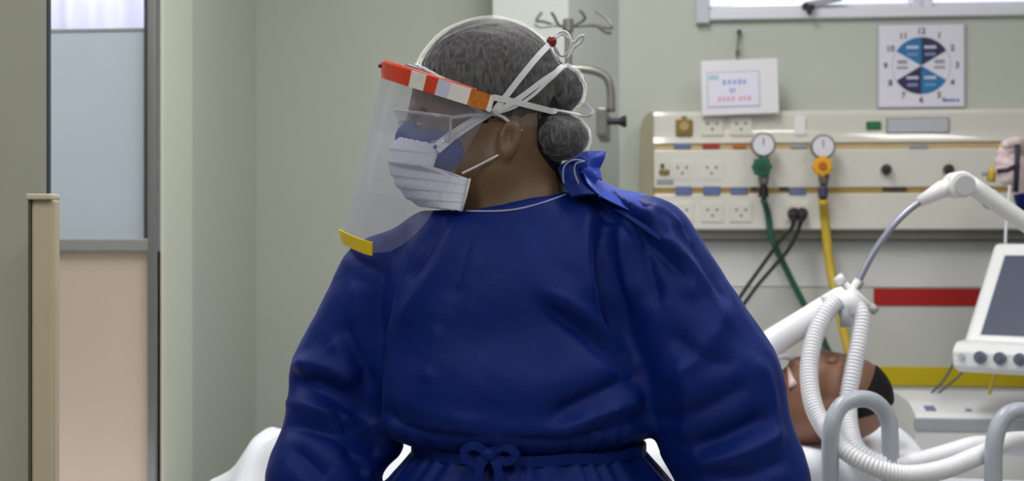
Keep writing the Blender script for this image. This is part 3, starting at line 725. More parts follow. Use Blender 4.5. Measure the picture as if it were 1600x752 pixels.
# ---- hair and bouffant cap ----------------------------------------
def f_hair(P):
    d = ell(P, q(766, 141), r3(115, 92, 111))
    d = smax(d, plane(P, (640, 94), (846, 224)), .006)
    d = smin(d, ell(P, q(870, 139), r3(41, 47, 40)), .012)
    d = smin(d, ell(P, q(876, 215, -20), r3(43, 62, 36)), .012)
    s = smax(f_head(P)-4*L, -(P[..., 0]-q(752, 0)[0]), .006)      # sideburn and nape
    s = smax(s, plane(P, (742, 214), (790, 192)), .008)
    n = smax(smin(f_head(P), f_neck(P), .035)-5*L, plane(P, (836, 236), (886, 296)), .008)
    n = smax(n, -(P[..., 0]-q(838, 0)[0]), .006)
    return np.minimum(np.minimum(d, s), n)
V, Fc = nets(f_hair, q(640, 310, -130)+np.array([0, 0, 0]), q(935, 20, 130), .0042)
g, _ = grad(f_hair, V); V = V+g*(.0012*wob(V*np.array([1, 1, .3]), 900, 3))[:, None]
obj('hair', W(V), Fc, M_hair, nurse)
CAPA, CAPB = (638, 96), (850, 232)
KNOT = q(884, 106, -20)
def f_cap0(P):
    d = ell(P, q(764, 142), r3(121, 98, 117))
    d = smax(d, plane(P, CAPA, CAPB), .004)
    d = smin(d, ell(P, q(874, 140), r3(42, 54, 41)), .005)
    d = smin(d, ell(P, q(878, 216, -20), r3(46, 68, 40)), .007)
    return d
V, Fc = nets(f_cap0, q(632, 275, -140), q(945, 12, 140), .0036)
g, _ = grad(f_cap0, V)
rk = np.linalg.norm(V-KNOT, axis=1); an = np.arctan2(V[:, 2]-KNOT[2], V[:, 0]-KNOT[0]+.35*(V[:, 1]-KNOT[1]))
pl = .0022*np.sin(an*26+3*np.sin(an*5))*np.exp(-rk/.05)
for ln in ([(652, 92), (690, 66), (740, 52), (775, 56)], [(660, 96), (710, 80), (765, 78)], [(668, 100), (715, 98), (750, 104)], [(700, 62), (745, 42), (790, 36)], [(884, 106), (850, 130), (815, 150)], [(884, 106), (862, 140), (850, 170)], [(884, 108), (890, 135), (882, 165)], [(886, 108), (903, 122), (910, 145)], [(845, 185), (870, 205), (875, 240)], [(860, 184), (885, 200), (895, 235)], [(840, 195), (852, 220), (858, 245)]):
    hp = [hit(f_cap0, a, b) for a, b in ln]; P = catmull(np.array([h_ for h_ in hp if h_ is not None]), 6); dd_, tt_ = polytaper(V, P); pl += .0026*np.exp(-(dd_/.0032)**2)*np.clip(np.minimum(tt_+.3, 1-tt_)*3, 0, 1)
edge = np.abs(plane(V, CAPA, CAPB)); al = (V-q(740, 150))@np.array([.86, .5, -.5]); an2 = np.arctan2(V[:, 1]-D0, V[:, 0]-q(760, 0)[0])
pl += .0014*np.sin(an2*46+2*np.sin(an2*9))*np.exp(-edge/.022)
bunc = q(878, 216); an3 = np.arctan2(V[:, 2]-bunc[2]-.02, V[:, 0]-bunc[0]+.03); pl += .0013*np.sin(an3*30)*np.exp(-np.linalg.norm(V-bunc, axis=1)/.05)*(V[:, 0] > q(830, 0)[0])
pl += .0022*wob(V*np.array([1, 1, 1.6]), 75, 5)
V = V+g*pl[:, None]
cap = obj('bouffant_cap', W(V), Fc, M_cap, nurse); cap['label'] = 'translucent white bouffant cap over dark hair'
# elastic edge of the cap, all round
cc = (q(*CAPA)+q(*CAPB))/2; ex = q(*CAPB)-q(*CAPA); ex /= np.linalg.norm(ex); ring = []
for a in np.linspace(0, 2*math.pi, 72, endpoint=False):
    d = ex*math.cos(a)+np.array([0, 1, 0])*math.sin(a); lo, hi = 0, .25
    for _ in range(26):
        m_ = (lo+hi)/2; v = float(ell((cc+d*m_)[None].astype(np.float32), q(764, 142), r3(121, 98, 117))[0]); lo, hi = (m_, hi) if v < 0 else (lo, m_)
    ring.append(cc+d*(lo+.0005)+np.array([0, 0, .0006*math.sin(a*40)]))
tube('elastic_edge', W(np.array(ring)), .0022, mat('cap_elastic', (206, 204, 212), .7, .05, 100), cap, 6, True)

# ---- respirator and surgical mask -----------------------------------
def f_resp(P):
    d = ell(P, q(690, 238), r3(58, 82, 54))
    d = smin(d, ell(P, q(648, 218), r3(31, 36, 30)), .015)
    return d
V, Fc = nets(f_resp, q(605, 312, -115), q(765, 165, 115), .004)
resp = obj('respirator', W(V), Fc, M_resp, nurse); resp['label'] = 'blue respirator under the white mask'
Fv = np.array([[0, 620, 214], [.18, 608, 236], [.35, 606, 256], [.6, 617, 286], [.8, 634, 308], [1, 656, 322]])
Ev = np.array([[0, 690, 227], [.15, 684, 240], [.34, 677, 262], [.36, 734, 279], [.7, 728, 306], [1, 721, 330]])
nv, nu = 72, 61; G = np.zeros((nv, nu, 3))
for i in range(nv):
    v = i/(nv-1); fx, fy = np.interp(v, Fv[:, 0], Fv[:, 1]), np.interp(v, Fv[:, 0], Fv[:, 2]); ex_, ey_ = np.interp(v, Ev[:, 0], Ev[:, 1]), np.interp(v, Ev[:, 0], Ev[:, 2])
    for j in range(nu):
        th = (j/(nu-1)*2-1)*math.pi/2; k_ = 1-math.cos(th)**.9 if math.cos(th) > 0 else 1
        cd = 81 if v < .35 else 86
        saw = 3.2*(((v*6.0) % 1)-.5)*min(1, 1.4*abs(math.cos(th))+.25)
        G[i, j] = q(fx+(ex_-fx)*k_-saw*math.cos(th), fy+(ey_-fy)*k_+1.0*math.sin(j*1.7+i), (cd+saw*.6)*math.sin(th))
mask = sheet('surgical_mask', W(G.reshape(-1, 3)).reshape(nv, nu, 3), .0012, M_mask, nurse); mask['label'] = 'white pleated surgical mask over blue respirator'
f_face = lambda P: np.minimum(np.minimum(smin(f_head(P), f_neck(P), .035), f_cap0(P)), np.minimum(f_resp(P), f_ear(P)))
def onsurf(pts, f, off, step=.004):
    """polyline of pixels laid on the surface f (camera frame), lifted by off; returns points and normals"""
    pp = catmull(np.array([(a, b, 0.) for a, b in pts]), 10)[:, :2]; out = []
    for a, b in pp:
        h = hit(f, a, b)
        if h is not None: out.append(h)
    P, _ = resample(np.array(out), step)
    for _ in range(3):
        P[1:-1] = (P[:-2]+2*P[1:-1]+P[2:])/4
    g, d = grad(f, P); P = P+g*(off-np.minimum(d, off))[:, None]
    for _ in range(2):
        g[1:-1] = (g[:-2]+2*g[1:-1]+g[2:])/4
    g /= np.linalg.norm(g, axis=1)[:, None]
    return P, g
def strap(name, pts, w, m, parent, off=.002, th=.001):
    P, g = onsurf(pts, f_face, off); return ribbon(name, W(P), W(g), w*L, th, m, parent)
tube('ear_loop', W(catmull(np.array([q(722, 271, -88), q(745, 260, -84), q(768, 248, ec-12), q(778, 243, ec-8), q(790, 240, ec+2)]), 8)), 1.7*L, M_strap, mask, 8)
tube('mask_edge', W(np.array([q(734.5, 279, -88), q(728.5, 306, -88), q(721.5, 330, -87)])), 1.6*L, M_strap, mask, 6)
strap('strap', [(684, 236), (715, 210), (748, 188), (772, 172), (812, 122), (840, 88), (862, 66)], 9, M_strap, resp)
strap('strap', [(682, 228), (712, 204), (745, 184), (775, 174), (812, 152), (850, 124), (880, 106)], 8, M_strap, resp, .003)
strap('strap', [(775, 176), (800, 168), (830, 150), (858, 124), (884, 106)], 5, M_strap, resp, .002)
strap('strap', [(715, 148), (742, 168), (765, 182)], 6, M_strap, resp, .002)

# ---- goggles ----------------------------------------------------------
gog = bpy.data.objects.new('goggles', None); COL.objects.link(gog); gog.parent = nurse; gog['label'] = 'clear safety goggles'
nt_, nj = 12, 45; G = np.zeros((nt_, nj, 3))
for i in range(nt_):
    v = i/(nt_-1)
    for j in range(nj):
        th = (j/(nj-1)*2-1)*math.pi/2; k_ = (1-math.cos(th))
        x = 616+14*v+(704-616-14*v)*k_; y = 172+54*v+(10-20*v)*k_ - 3*math.cos(th*2)*v
        G[i, j] = q(x, y, 84*math.sin(th))
sheet('lens', W(G.reshape(-1, 3)).reshape(nt_, nj, 3), .0014, M_lens, gog)
loop = np.concatenate([G[0], G[1:-1, -1], G[-1, ::-1], G[1:-1, 0][::-1]])
tube('rim', W(loop), 2.2*L, M_clip_clear, gog, 8, True)
for s in (-1, 1):
    tube('temple', W(catmull(np.array([q(704, 184, 84*s), q(735, 180, 84*s), q(752, 179, 86*s), q(768, 180, 86*s)]), 6)), 2.6*L, M_clip_clear, gog, 8)
tube('nose_bridge', W(catmull(np.array([q(646, 186, -14), q(628, 190, -6), q(626, 190, 6), q(646, 186, 14)]), 6)), 2.5*L, M_clip_clear, gog, 8)

# ---- face shield ------------------------------------------------------
shield = bpy.data.objects.new('face_shield', None); COL.objects.link(shield); shield.parent = nurse; shield['label'] = 'clear face shield with red and white taped headband'
def band(s, py_off=0, out=0):
    th = s*math.pi/2; k_ = 1-math.cos(th)
    x = 601-out+(772-601)*k_; c_ = -(94+out)*math.sin(th)
    return q(x, 104+54*k_+py_off, c_)
def vis(s, t):
    th = s*math.pi/2; k_ = 1-math.cos(th); a = np.array([600+172*k_, 103+56*k_]); b = np.array([532+116*k_, 378+34*math.sin(abs(th))**2-30*k_**3])
    p = a+(b-a)*t; return q(p[0], p[1], -(95+3*t)*math.sin(th))
nt_, nj = 40, 61; G = np.zeros((nt_, nj, 3))
for i in range(nt_):
    t = i/(nt_-1); lim = 1 if t < .80 else .55+.45*math.sqrt(max(0, 1-((t-.80)/.20)**2))
    for j in range(nj): G[i, j] = vis((j/(nj-1)*2-1)*lim, t)
sheet('visor', W(G.reshape(-1, 3)).reshape(nt_, nj, 3), .0006, M_visor, shield)
segs = [(-1, -.45, M_tape_w), (-.45, .47, M_tape_r), (.47, .585, M_tape_w), (.585, .665, M_tape_r), (.665, .745, M_tape_l), (.745, .865, M_tape_w), (.865, .975, M_tape_o), (.975, 1.0, M_tape_w)]
for a, b, m in segs:
    n_ = max(3, int((b-a)*40)); ss = np.linspace(a, b, n_); P = np.array([band(s, 5, 2) for s in ss])
    N_ = np.array([[-math.cos(s*math.pi/2), -math.sin(s*math.pi/2), 0] for s in ss])
    ribbon('tape', W(P), W(N_), 25*L, .003, m, shield)
# foam pad between headband and forehead, upper lip of the band
ss = np.linspace(-.9, .9, 40)
P = np.array([band(s, -8, 1) for s in ss]); tube('band_lip', W(P), 3.0*L, M_tape_r, shield, 8)
P = np.array([q(640+ (772-640)*(1-math.cos(s*math.pi/2)), 110+50*(1-math.cos(s*math.pi/2)), 84*math.sin(s*math.pi/2)) for s in ss]); N_ = np.array([[-math.cos(s*math.pi/2), math.sin(s*math.pi/2), 0] for s in ss])
ribbon('foam_pad', W(P), W(N_), 20*L, .006, mat('grey_foam', (150, 148, 152), .9, .05, 60), shield)
bm = bmesh.new(); bmesh.ops.create_uvsphere(bm, u_segments=12, v_segments=8, radius=3.4*L)
for v in bm.verts: v.co = v.co+Vector(W(q(594, 103, -6)))
M_rbead = mat('dark_red_bead', (120, 22, 20), .35, .05, 40)
bmobj('rivet', bm, M_rbead, shield, True)
ss = np.linspace(-.30, .60, 26); P = np.array([vis(s, .965) for s in ss]); N_ = np.array([[-math.cos(s*math.pi/2), -math.sin(s*math.pi/2), -.2] for s in ss]); N_ /= np.linalg.norm(N_, axis=1)[:, None]
ribbon('yellow_tape', W(P+N_*.0008), W(N_), 21*L, .0022, M_tape_y, shield)
strap('head_strap', [(770, 152), (800, 158), (840, 168), (880, 178), (905, 183)], 9, M_strap, shield, .003)
P = catmull(np.array([q(905, 183, -30), q(925, 178, 20), q(900, 160, 75), q(840, 165, 100), q(772, 158, 96)]), 8); ribbon('head_strap', W(P), W(np.tile([.5, .8, 0.], (len(P), 1))), 9*L, .001, M_strap, shield)
# strings knotted at the crown with a red bead
bm = bmesh.new(); bmesh.ops.create_uvsphere(bm, u_segments=14, v_segments=9, radius=8*L)
for v in bm.verts: v.co = Vector((v.co.x, v.co.y, v.co.z*1.1))+Vector(W(q(862, 65, -30)))
bmobj('red_bead', bm, M_rbead, resp, True)
for lp in ([(864, 64), (872, 52), (884, 50), (892, 62), (890, 78), (878, 88), (868, 74)], [(868, 60), (880, 54), (896, 66), (905, 58), (912, 56), (908, 66), (896, 76), (886, 92)], [(866, 68), (870, 86), (880, 100), (886, 106)]):
    P = catmull(np.array([q(a, b, -18+6*math.sin(i*1.3)) for i, (a, b) in enumerate(lp)]), 7); tube('knotted_string', W(P), 2.0*L, M_strap, resp, 7)

# ---- the gown -----------------------------------------------------------
def f_torso(P):
    d = ell(P, q(786, 490, 0), r3(212, 138, 190))
    d = smin(d, cone(P, q(800, 372, 14), q(620, 438, 30), 66*L, 62*L), .05)
    d = smin(d, cone(P, q(830, 360, 14), q(1000, 378, 0), 70*L, 66*L), .04)
    d = smin(d, cone(P, q(812, 352, 6), q(810, 300, 8), 88*L, 74*L), .025)
    # bloused body above the belt
    d = smin(d, ell(P, q(806, 600, -6), r3(228, 158, 118)), .03)
    return smin(d, ell(P, q(812, 655, -8), r3(226, 156, 50)), .02)
def f_skirt(P):
    a = q(826, 690, 0); p = P-a.astype(np.float32); t = np.clip(-p[..., 2]/.72, 0, 1)
    fl = np.minimum(t/.075, 1); rx = (166+52*fl+60*t)*L; ry = (116+44*fl+48*t)*L
    k0 = np.sqrt((p[..., 0]/rx)**2+(p[..., 1]/ry)**2); d = (k0-1)*np.minimum(rx, ry)
    return smax(d, np.abs(p[..., 2]+.30)-.42, .02)
def f_armL(P):
    d = cone(P, q(604, 446, 34), q(528, 590, 34), 80*L, 78*L)
    d = smin(d, cone(P, q(526, 640, 28), q(504, 752, -10), 76*L, 80*L), .012)
    d = smin(d, ell(P, q(562, 692, 22), r3(66, 56, 42)), .02)
    return smin(d, cone(P, q(504, 752, -10), q(536, 885, -62), 80*L, 44*L), .03)
def f_armR(P):
    d = cone(P, q(1010, 388, -6), q(1108, 592, -40), 80*L, 108*L)
    d = smin(d, cone(P, q(1122, 640, -44), q(1164, 758, -72), 104*L, 88*L), .02)
    d = smin(d, ell(P, q(1090, 690, -46), r3(46, 60, 46)), .02)
    return smin(d, cone(P, q(1164, 758, -72), q(1130, 895, -124), 88*L, 44*L), .03)
def f_gown(P):
    d = smin(f_torso(P), f_skirt(P), .012)
    d = smin(d, f_armL(P), .016)
    d = smin(d, f_armR(P), .014)
    return smax(d, np.minimum(-plane(P, (728, 333), (892, 302)), -plane(P, (600, 330), (900, 330))), .004)
V, Fc = nets(f_gown, (-.40, 1.60, .40), (.44, 2.10, 1.46), .0043)
g, _ = grad(f_gown, V, 2e-3)
def foldline(pts, amp, wid, taper=True):
    out = [hit(f_gown, a, b) for a, b in pts]; P = catmull(np.array([o for o in out if o is not None]), 5)
    res = np.zeros(len(V)); near = np.all((V > P.min(0)-3*wid) & (V < P.max(0)+3*wid), axis=1)
    d, t = polytaper(V[near], P); k_ = np.exp(-(d/wid)**1.45)
    if taper: k_ = k_*np.clip(np.minimum(t, 1-t)*4+.25, 0, 1)
    res[near] = amp*k_; return res
D = np.zeros(len(V))
mm_ = .001
FOLDS = [
 ([(912, 288), (945, 306), (985, 326), (1020, 345)], 8, 8), ([(903, 300), (940, 320), (985, 343), (1030, 372)], -7, 6), ([(940, 290), (985, 305), (1030, 318)], 7, 7), ([(932, 296), (972, 312), (1012, 328)], -6, 5), ([(1010, 322), (1050, 345), (1085, 385)], 5, 8), # (pixel polyline, amplitude mm, width mm)
 ([(842, 474), (900, 510), (960, 556), (1000, 598)], -9, 13), ([(852, 455), (920, 496), (975, 540)], 5, 12),
 ([(858, 655), (910, 628), (972, 598), (1002, 585)], -7, 12), ([(870, 676), (940, 648), (1005, 622)], 5, 10), ([(900, 690), (960, 668), (1015, 650)], -5, 8),
 ([(948, 330), (940, 400), (950, 470), (975, 540)], -10, 14), ([(975, 335), (972, 400), (990, 470)], 6, 12), ([(918, 322), (915, 400), (925, 470)], 5, 14),
 ([(1000, 345), (1012, 410), (1030, 480)], -6, 11), ([(1030, 340), (1060, 400), (1085, 470)], 5, 10), ([(905, 300), (960, 330), (1030, 372), (1090, 430), (1130, 500)], 5, 7), ([(912, 312), (965, 345), (1025, 388), (1080, 448)], -5, 7),
 ([(1062, 350), (1100, 410), (1140, 478)], -5, 8), ([(1045, 520), (1100, 560), (1150, 570)], -4, 14), ([(1035, 600), (1090, 560), (1140, 470)], 5, 16),
 ([(1030, 660), (1100, 640), (1170, 600)], -7, 13), ([(1080, 700), (1140, 680), (1200, 650), (1232, 630)], -8, 12), ([(1085, 725), (1150, 712), (1220, 680)], 6, 11), ([(1100, 748), (1160, 745), (1225, 720)], -5, 10),
 ([(1060, 560), (1075, 620), (1062, 690)], 5, 14), ([(1180, 560), (1205, 620), (1215, 700)], 4, 12),
 ([(640, 345), (620, 390), (604, 450), (592, 520)], -8, 12), ([(612, 372), (596, 420), (588, 500), (585, 600), (590, 680)], -9, 11), ([(720, 345), (690, 400), (655, 460), (625, 500)], 6, 12), ([(700, 340), (668, 395), (636, 440)], -5, 9), ([(685, 505), (672, 560), (668, 600)], 3, 12), ([(740, 350), (720, 410), (705, 470)], -3, 12),
 ([(456, 596), (500, 606), (545, 628), (585, 660)], -13, 11), ([(460, 570), (510, 574), (560, 600)], 7, 13), ([(452, 664), (500, 672), (555, 690), (600, 700)], -9, 11), ([(450, 630), (500, 640), (560, 662)], 6, 10), ([(540, 500), (560, 560), (580, 620)], -6, 13), ([(500, 470), (520, 530), (560, 590)], 5, 12), ([(560, 440), (555, 500), (570, 560)], 4, 12), ([(455, 700), (490, 730), (505, 748)], -6, 12), ([(540, 700), (565, 725), (575, 745)], -7, 10), ([(520, 640), (560, 680), (596, 716)], -8, 9),
 ([(600, 640), (640, 672), (700, 684), (760, 684)], -5, 9), ([(780, 684), (860, 690), (940, 682), (1010, 668)], -4, 9), ([(620, 620), (690, 650), (770, 660)], 3, 14),
]
for pts, a, w_ in FOLDS: D += foldline(pts, a*mm_*1.75, w_*mm_)
# gathers under and over the belt
bz = q(0, 696)[2]; dz = V[:, 2]-bz; ang = np.arctan2(V[:, 1]-D0, V[:, 0]-q(834, 0)[0]); rad = np.hypot(V[:, 0]-q(834, 0)[0], V[:, 1]-D0)
gath = np.sin(ang*31+2.2*np.sin(ang*7))*np.clip(1-np.abs(dz)/.075, 0, 1)*(rad < .215); D += .0028*gath*np.where(dz < 0, 1, .6)
D += .0034*np.sin(ang*13+3*np.sin(ang*3))*np.clip(-dz/.15, 0, 1)*(rad < .3)
D += .0016*wob(V, 26, 11)+.0018*np.abs(wob(V*np.array([1, 1, .6]), 70, 12))*1.6+.0006*wob(V, 190, 13)
V = V+g*np.clip(D, -.013, .016)[:, None]
gown = obj('gown', W(V), Fc, M_gown, nurse); gown['label'] = 'navy blue nonwoven gown with long baggy sleeves'
# belt with its knot
ring = []
for a in np.linspace(0, 2*math.pi, 90, endpoint=False):
    ring.append(q(826, 700, 0)+np.array([(180*math.cos(a))*L, (130*math.sin(a))*L, .0012*math.sin(a*9)]))
ring = np.array(ring); nr = np.array([[math.cos(a), math.sin(a)*1.2, 0] for a in np.linspace(0, 2*math.pi, 90, endpoint=False)]); nr /= np.linalg.norm(nr, axis=1)[:, None]
belt = ribbon('belt', W(ring), W(nr), 16*L, .003, M_gown, gown, True)
kc = 139
for lp in ([(762, 708), (740, 696), (724, 708), (738, 724), (762, 712)], [(766, 708), (788, 698), (806, 710), (790, 722), (768, 712)], [(762, 710), (750, 728), (744, 760), (738, 800)], [(768, 710), (778, 735), (780, 770), (788, 810)]):
    P = resample(catmull(np.array([q(a, b, -kc-6-4*math.sin(i*1.1)) for i, (a, b) in enumerate(lp)]), 10), .006)[0]
    ribbon('belt_tie', W(P), W(np.tile([.15, -1, .1], (len(P), 1))), 13*L, .003, M_gown, gown)
V, Fc = nets(lambda P: ell(P, q(764, 710, -kc-8), r3(13, 9, 11)), q(745, 726, -kc-24), q(785, 694, -kc+8), .003); obj('belt_knot', W(V), Fc, M_gown, gown)
# white neckline binding
fgn = lambda P: np.minimum(f_gown(P), f_neck(P))
P, g_ = onsurf([(728, 331), (765, 331), (800, 329), (840, 320), (872, 309), (896, 302)], fgn, .0012); tube('neck_binding', W(P), 1.5*L, mat('binding_white', (170, 172, 206), .6, .05, 60), gown, 6)
for lp in ([(886, 300), (880, 280), (882, 260), (896, 250), (914, 252)], [(906, 304), (904, 288), (898, 270), (900, 256), (914, 252)]):
    P = catmull(np.array([q(a, b, -58-4*i) for i, (a, b) in enumerate(lp)]), 8); tube('neck_cord', W(P), 1.3*L, mat('cord_pale', (150, 170, 200), .6, .05, 60), gown, 6)
# collar flap bunched up behind the neck and the tie hanging over the shoulder
def flap(name, rows, th, m, amp=0, fr=0, seed=0):
    rows = [catmull(np.array([q(*p) for p in r]), 8) for r in rows]; R_ = np.array(rows); n = R_.shape[1]
    cols = np.array([catmull(R_[:, j], 8) for j in range(n)]); Gd = cols.transpose(1, 0, 2).copy()
    if amp:
        flat = Gd.reshape(-1, 3); flat += np.array([.3, -.9, .3])*(amp*wob(flat, fr, seed))[:, None]; Gd = flat.reshape(Gd.shape)
    return sheet(name, W(Gd.reshape(-1, 3)).reshape(Gd.shape), th, m, gown)
flap('collar', [[(872, 262, -46), (880, 290, -60), (892, 308, -72)], [(892, 250, -30), (900, 282, -56), (914, 304, -76)], [(912, 256, 6), (918, 282, -30), (930, 304, -66)], [(905, 262, 40), (918, 286, 20), (934, 306, -20)]], .003, M_gown, .003, 120, 2)
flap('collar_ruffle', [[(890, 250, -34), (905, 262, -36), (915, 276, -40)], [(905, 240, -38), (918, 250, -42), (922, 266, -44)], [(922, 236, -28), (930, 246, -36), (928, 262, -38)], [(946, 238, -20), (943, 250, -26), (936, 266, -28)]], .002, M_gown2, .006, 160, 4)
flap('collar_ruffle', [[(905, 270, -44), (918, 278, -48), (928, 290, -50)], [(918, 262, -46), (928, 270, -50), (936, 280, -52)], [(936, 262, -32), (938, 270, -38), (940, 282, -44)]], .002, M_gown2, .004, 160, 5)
fg2 = lambda P: f_gown(P)
for pts, w_, m_ in (([(900, 300), (930, 314), (965, 332), (1005, 356), (1050, 390), (1085, 430)], 7, M_gown),):
    pc = catmull(np.array([(a, b, 0.) for a, b in pts]), 10)[:, :2]; hp = [hit(fg2, a, b) for a, b in pc]; hp = np.array([h_ for h_ in hp if h_ is not None])
    P, _ = resample(hp, .004); g_, d_ = grad(fg2, P); P = P+g_*.0045
    for _ in range(2): g_[1:-1] = (g_[:-2]+2*g_[1:-1]+g_[2:])/4
    ribbon('shoulder_tie', W(P), W(g_), w_*L*(1+.12*np.sin(np.arange(len(P))*.35)), .002, m_, gown)
M_highlight = mat('shoulder_highlight_blue', (40, 70, 184), .30, .08, 20, .25, 200, Specular_IOR_Level=.7)  # paler, glossier blue stands for the lamp highlight on the shoulder
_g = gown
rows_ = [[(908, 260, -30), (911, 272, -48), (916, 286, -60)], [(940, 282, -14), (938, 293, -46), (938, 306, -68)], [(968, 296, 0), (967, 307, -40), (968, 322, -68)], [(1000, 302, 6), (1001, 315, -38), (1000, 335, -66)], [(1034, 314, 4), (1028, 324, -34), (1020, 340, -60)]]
flap('highlight_flap', rows_, .002, M_highlight, .0028, 130, 9)  # flap added to carry the shoulder highlight

# ================================================================== BED AND PATIENT
DH = 2.60
def wx(px, d=DH): return pt(px, 600, d)[0]
XB0, XB1, YB0, YB1 = -1.42, .80, 2.45, 3.05
ZM = .745
bed = thing('hospital_bed', 'white hospital bed with grey tubular side rails behind the person in the gown', 'bed', ((XB0+XB1)/2, (YB0+YB1)/2, 0))
boxobj('mattress', (XB0, YB0, ZM-.13), (XB1, YB1, ZM), mat('mattress_cover', (226, 228, 238), .6, .02, 8), bed, .03, 3)
boxobj('frame', (XB0-.03, YB0+.02, ZM-.22), (XB1+.03, YB1-.02, ZM-.135), M_white, bed, .01)
boxobj('base', (-1.0, YB0+.12, .16), (.4, YB1-.12, .26), M_grey, bed, .02)
for x in (-.85, .25): boxobj('lift_column', (x-.06, 2.5, .26), (x+.06, 2.72, ZM-.22), M_grey, bed, .01)
for x in (-.95, .35):
    for y in (YB0+.14, YB1-.14):
        w = disc('caster', (x, y-.015, .075), (0, 1, 0), .075, .03, M_black, bed, 20, .006); boxobj('caster_fork', (x-.02, y-.025, .07), (x+.02, y+.025, .17), M_grey, w)
boxobj('footboard', (XB0-.06, YB0+.02, .55), (XB0-.03, YB1-.02, .98), M_white, bed, .02)
prism('backrest_section', [(-.30, ZM-.01), (-.28, ZM+.002), (.20, .875), (.79, .86), (.79, ZM-.01)], 1, YB0+.005, YB1-.005, mat('mattress_cover', (226, 228, 238), .6, .02, 8), bed)
M_rail = mat('grey_rail_enamel', (172, 178, 190), .3, .03, 20)
def rail(pts, r=.0145): return tube('side_rail', resample(catmull(np.array([pt(*p) for p in pts]), 10), .01)[0], r, M_rail, bed, 14)
rail([(1296, 900, 2.36), (1297, 720, 2.36), (1300, 665, 2.36), (1314, 635, 2.37), (1338, 624, 2.38), (1364, 627, 2.39), (1384, 648, 2.40), (1391, 690, 2.40), (1391, 900, 2.40)])
rail([(1552, 900, 2.36), (1552, 740, 2.36), (1554, 690, 2.36), (1566, 656, 2.365), (1590, 642, 2.37), (1618, 650, 2.38), (1634, 690, 2.39), (1636, 900, 2.39)])
z_r = pt(1400, 800, 2.37)[2]
tube('rail_bar', np.array([pt(1290, 830, 2.38), pt(1640, 830, 2.38)]), .014, M_rail, bed, 12)
tube('rail_bracket', np.array([pt(1450, 830, 2.38), (pt(1450, 830, 2.38)[0], YB0+.04, ZM-.2)]), .012, M_rail, bed, 10)

# pillow
HYP = pt(1305, 620, DH)[1]
def f_pil(P):
    p = (P-np.array([.33, 2.75, .935], np.float32)); a = np.abs(p)-np.array([.12, .22, .022], np.float32)
    return np.sqrt((np.maximum(a, 0)**2).sum(-1))+np.minimum(a.max(-1), 0)-.052+.018*(p[..., 0]**2+p[..., 1]**2)/.08
V, Fc = nets(f_pil, (.10, 2.36, .83), (.62, 3.10, 1.04), .012)
V[:, 2] += .006*wob(V, 22, 8)*(V[:, 2] > .92); V[:, 2] -= .03*np.exp(-((V[:, 0]-.37)**2+(V[:, 1]-HYP)**2)/.016)*(V[:, 2] > .92)
tag(obj('pillow', V, Fc, M_sheet), 'white pillow under the patient head', 'pillow')

# patient, lying on the back, head to the right
HX, HY, HZ = wx(1302), 2.62, .0
hc = pt(1305, 620, DH); HX, HY, HZ = hc
def f_pat(P):
    P = P.astype(np.float32)
    d = ell(P, (HX+.012, HY, HZ-.002), (.088, .074, .080))
    d = smin(d, ell(P, (HX-.035, HY, HZ+.012), (.070, .062, .064)), .025)          # face
    d = smin(d, cone(P, (HX-.098, HY, HZ+.012), (HX-.04, HY-.045, HZ-.035), .020, .022), .025)
    d = smin(d, cone(P, (HX-.098, HY, HZ+.012), (HX-.04, HY+.045, HZ-.035), .020, .022), .025)
    d = smin(d, cone(P, (HX-.005, HY, HZ+.070), (HX-.045, HY, HZ+.084), .008, .013), .012)  # nose
    d = smin(d, cone(P, (HX-.072, HY-.018, HZ+.062), (HX-.072, HY+.018, HZ+.062), .009, .009), .01)
    d = smin(d, cone(P, (HX+.012, HY-.036, HZ+.060), (HX+.012, HY+.036, HZ+.060), .010, .010), .012)
    for s in (-1, 1):
        d = smax(d, -ell(P, (HX-.010, HY+.031*s, HZ+.075), (.012, .016, .010)), .008)
        d = smin(d, ell(P, (HX-.012, HY+.072*s, HZ-.018), (.030, .012, .018)), .006)
        d = smax(d, -ell(P, (HX-.010, HY+.084*s, HZ-.014), (.018, .007, .010)), .004)
    d = smin(d, cone(P, (HX-.05, HY, HZ-.03), (HX-.16, HY, HZ-.06), .056, .060), .03)
    d = smin(d, ell(P, (HX-.38, HY, HZ-.14), (.26, .18, .095)), .05)
    d = smin(d, ell(P, (HX-.68, HY, HZ-.20), (.19, .16, .085)), .06)
    for s in (-1, 1):
        d = smin(d, cone(P, (HX-.24, HY+.15*s, HZ-.12), (HX-.52, HY+.165*s, HZ-.19), .052, .042), .03)
        d = smin(d, cone(P, (HX-.52, HY+.165*s, HZ-.19), (HX-.76, HY+.14*s, HZ-.22), .040, .030), .02)
        d = smin(d, cone(P, (HX-.74, HY+.085*s, HZ-.20), (HX-.98, HY+.09*s, HZ-.14), .070, .050), .04)
        d = smin(d, cone(P, (HX-.98, HY+.09*s, HZ-.14), (HX-1.25, HY+.08*s, HZ-.285), .048, .034), .03)
        d = smin(d, cone(P, (HX-1.26, HY+.08*s, HZ-.29), (HX-1.36, HY+.09*s, HZ-.275), .032, .026), .03)
    return d
V, Fc = nets(f_pat, (HX-1.45, HY-.32, HZ-.36), (HX+.14, HY+.32, HZ+.13), .0075)
pat = thing('patient', 'dark-skinned patient lying on the back under a white sheet, head on the pillow', 'patient', (HX-.6, HY, ZM))
obj('body', V, Fc, M_skin2, pat)
def f_ph(P):
    P = P.astype(np.float32)
    d = ell(P, (HX+.014, HY, HZ-.004), (.091, .078, .083)); d = smax(d, -(P[..., 0]-HX-.036+.55*(HZ-.0-P[..., 2])), .01); d = smax(d, -(P[..., 2]-HZ+.025)+.3*(P[..., 0]-HX-.06), .008)
    return d
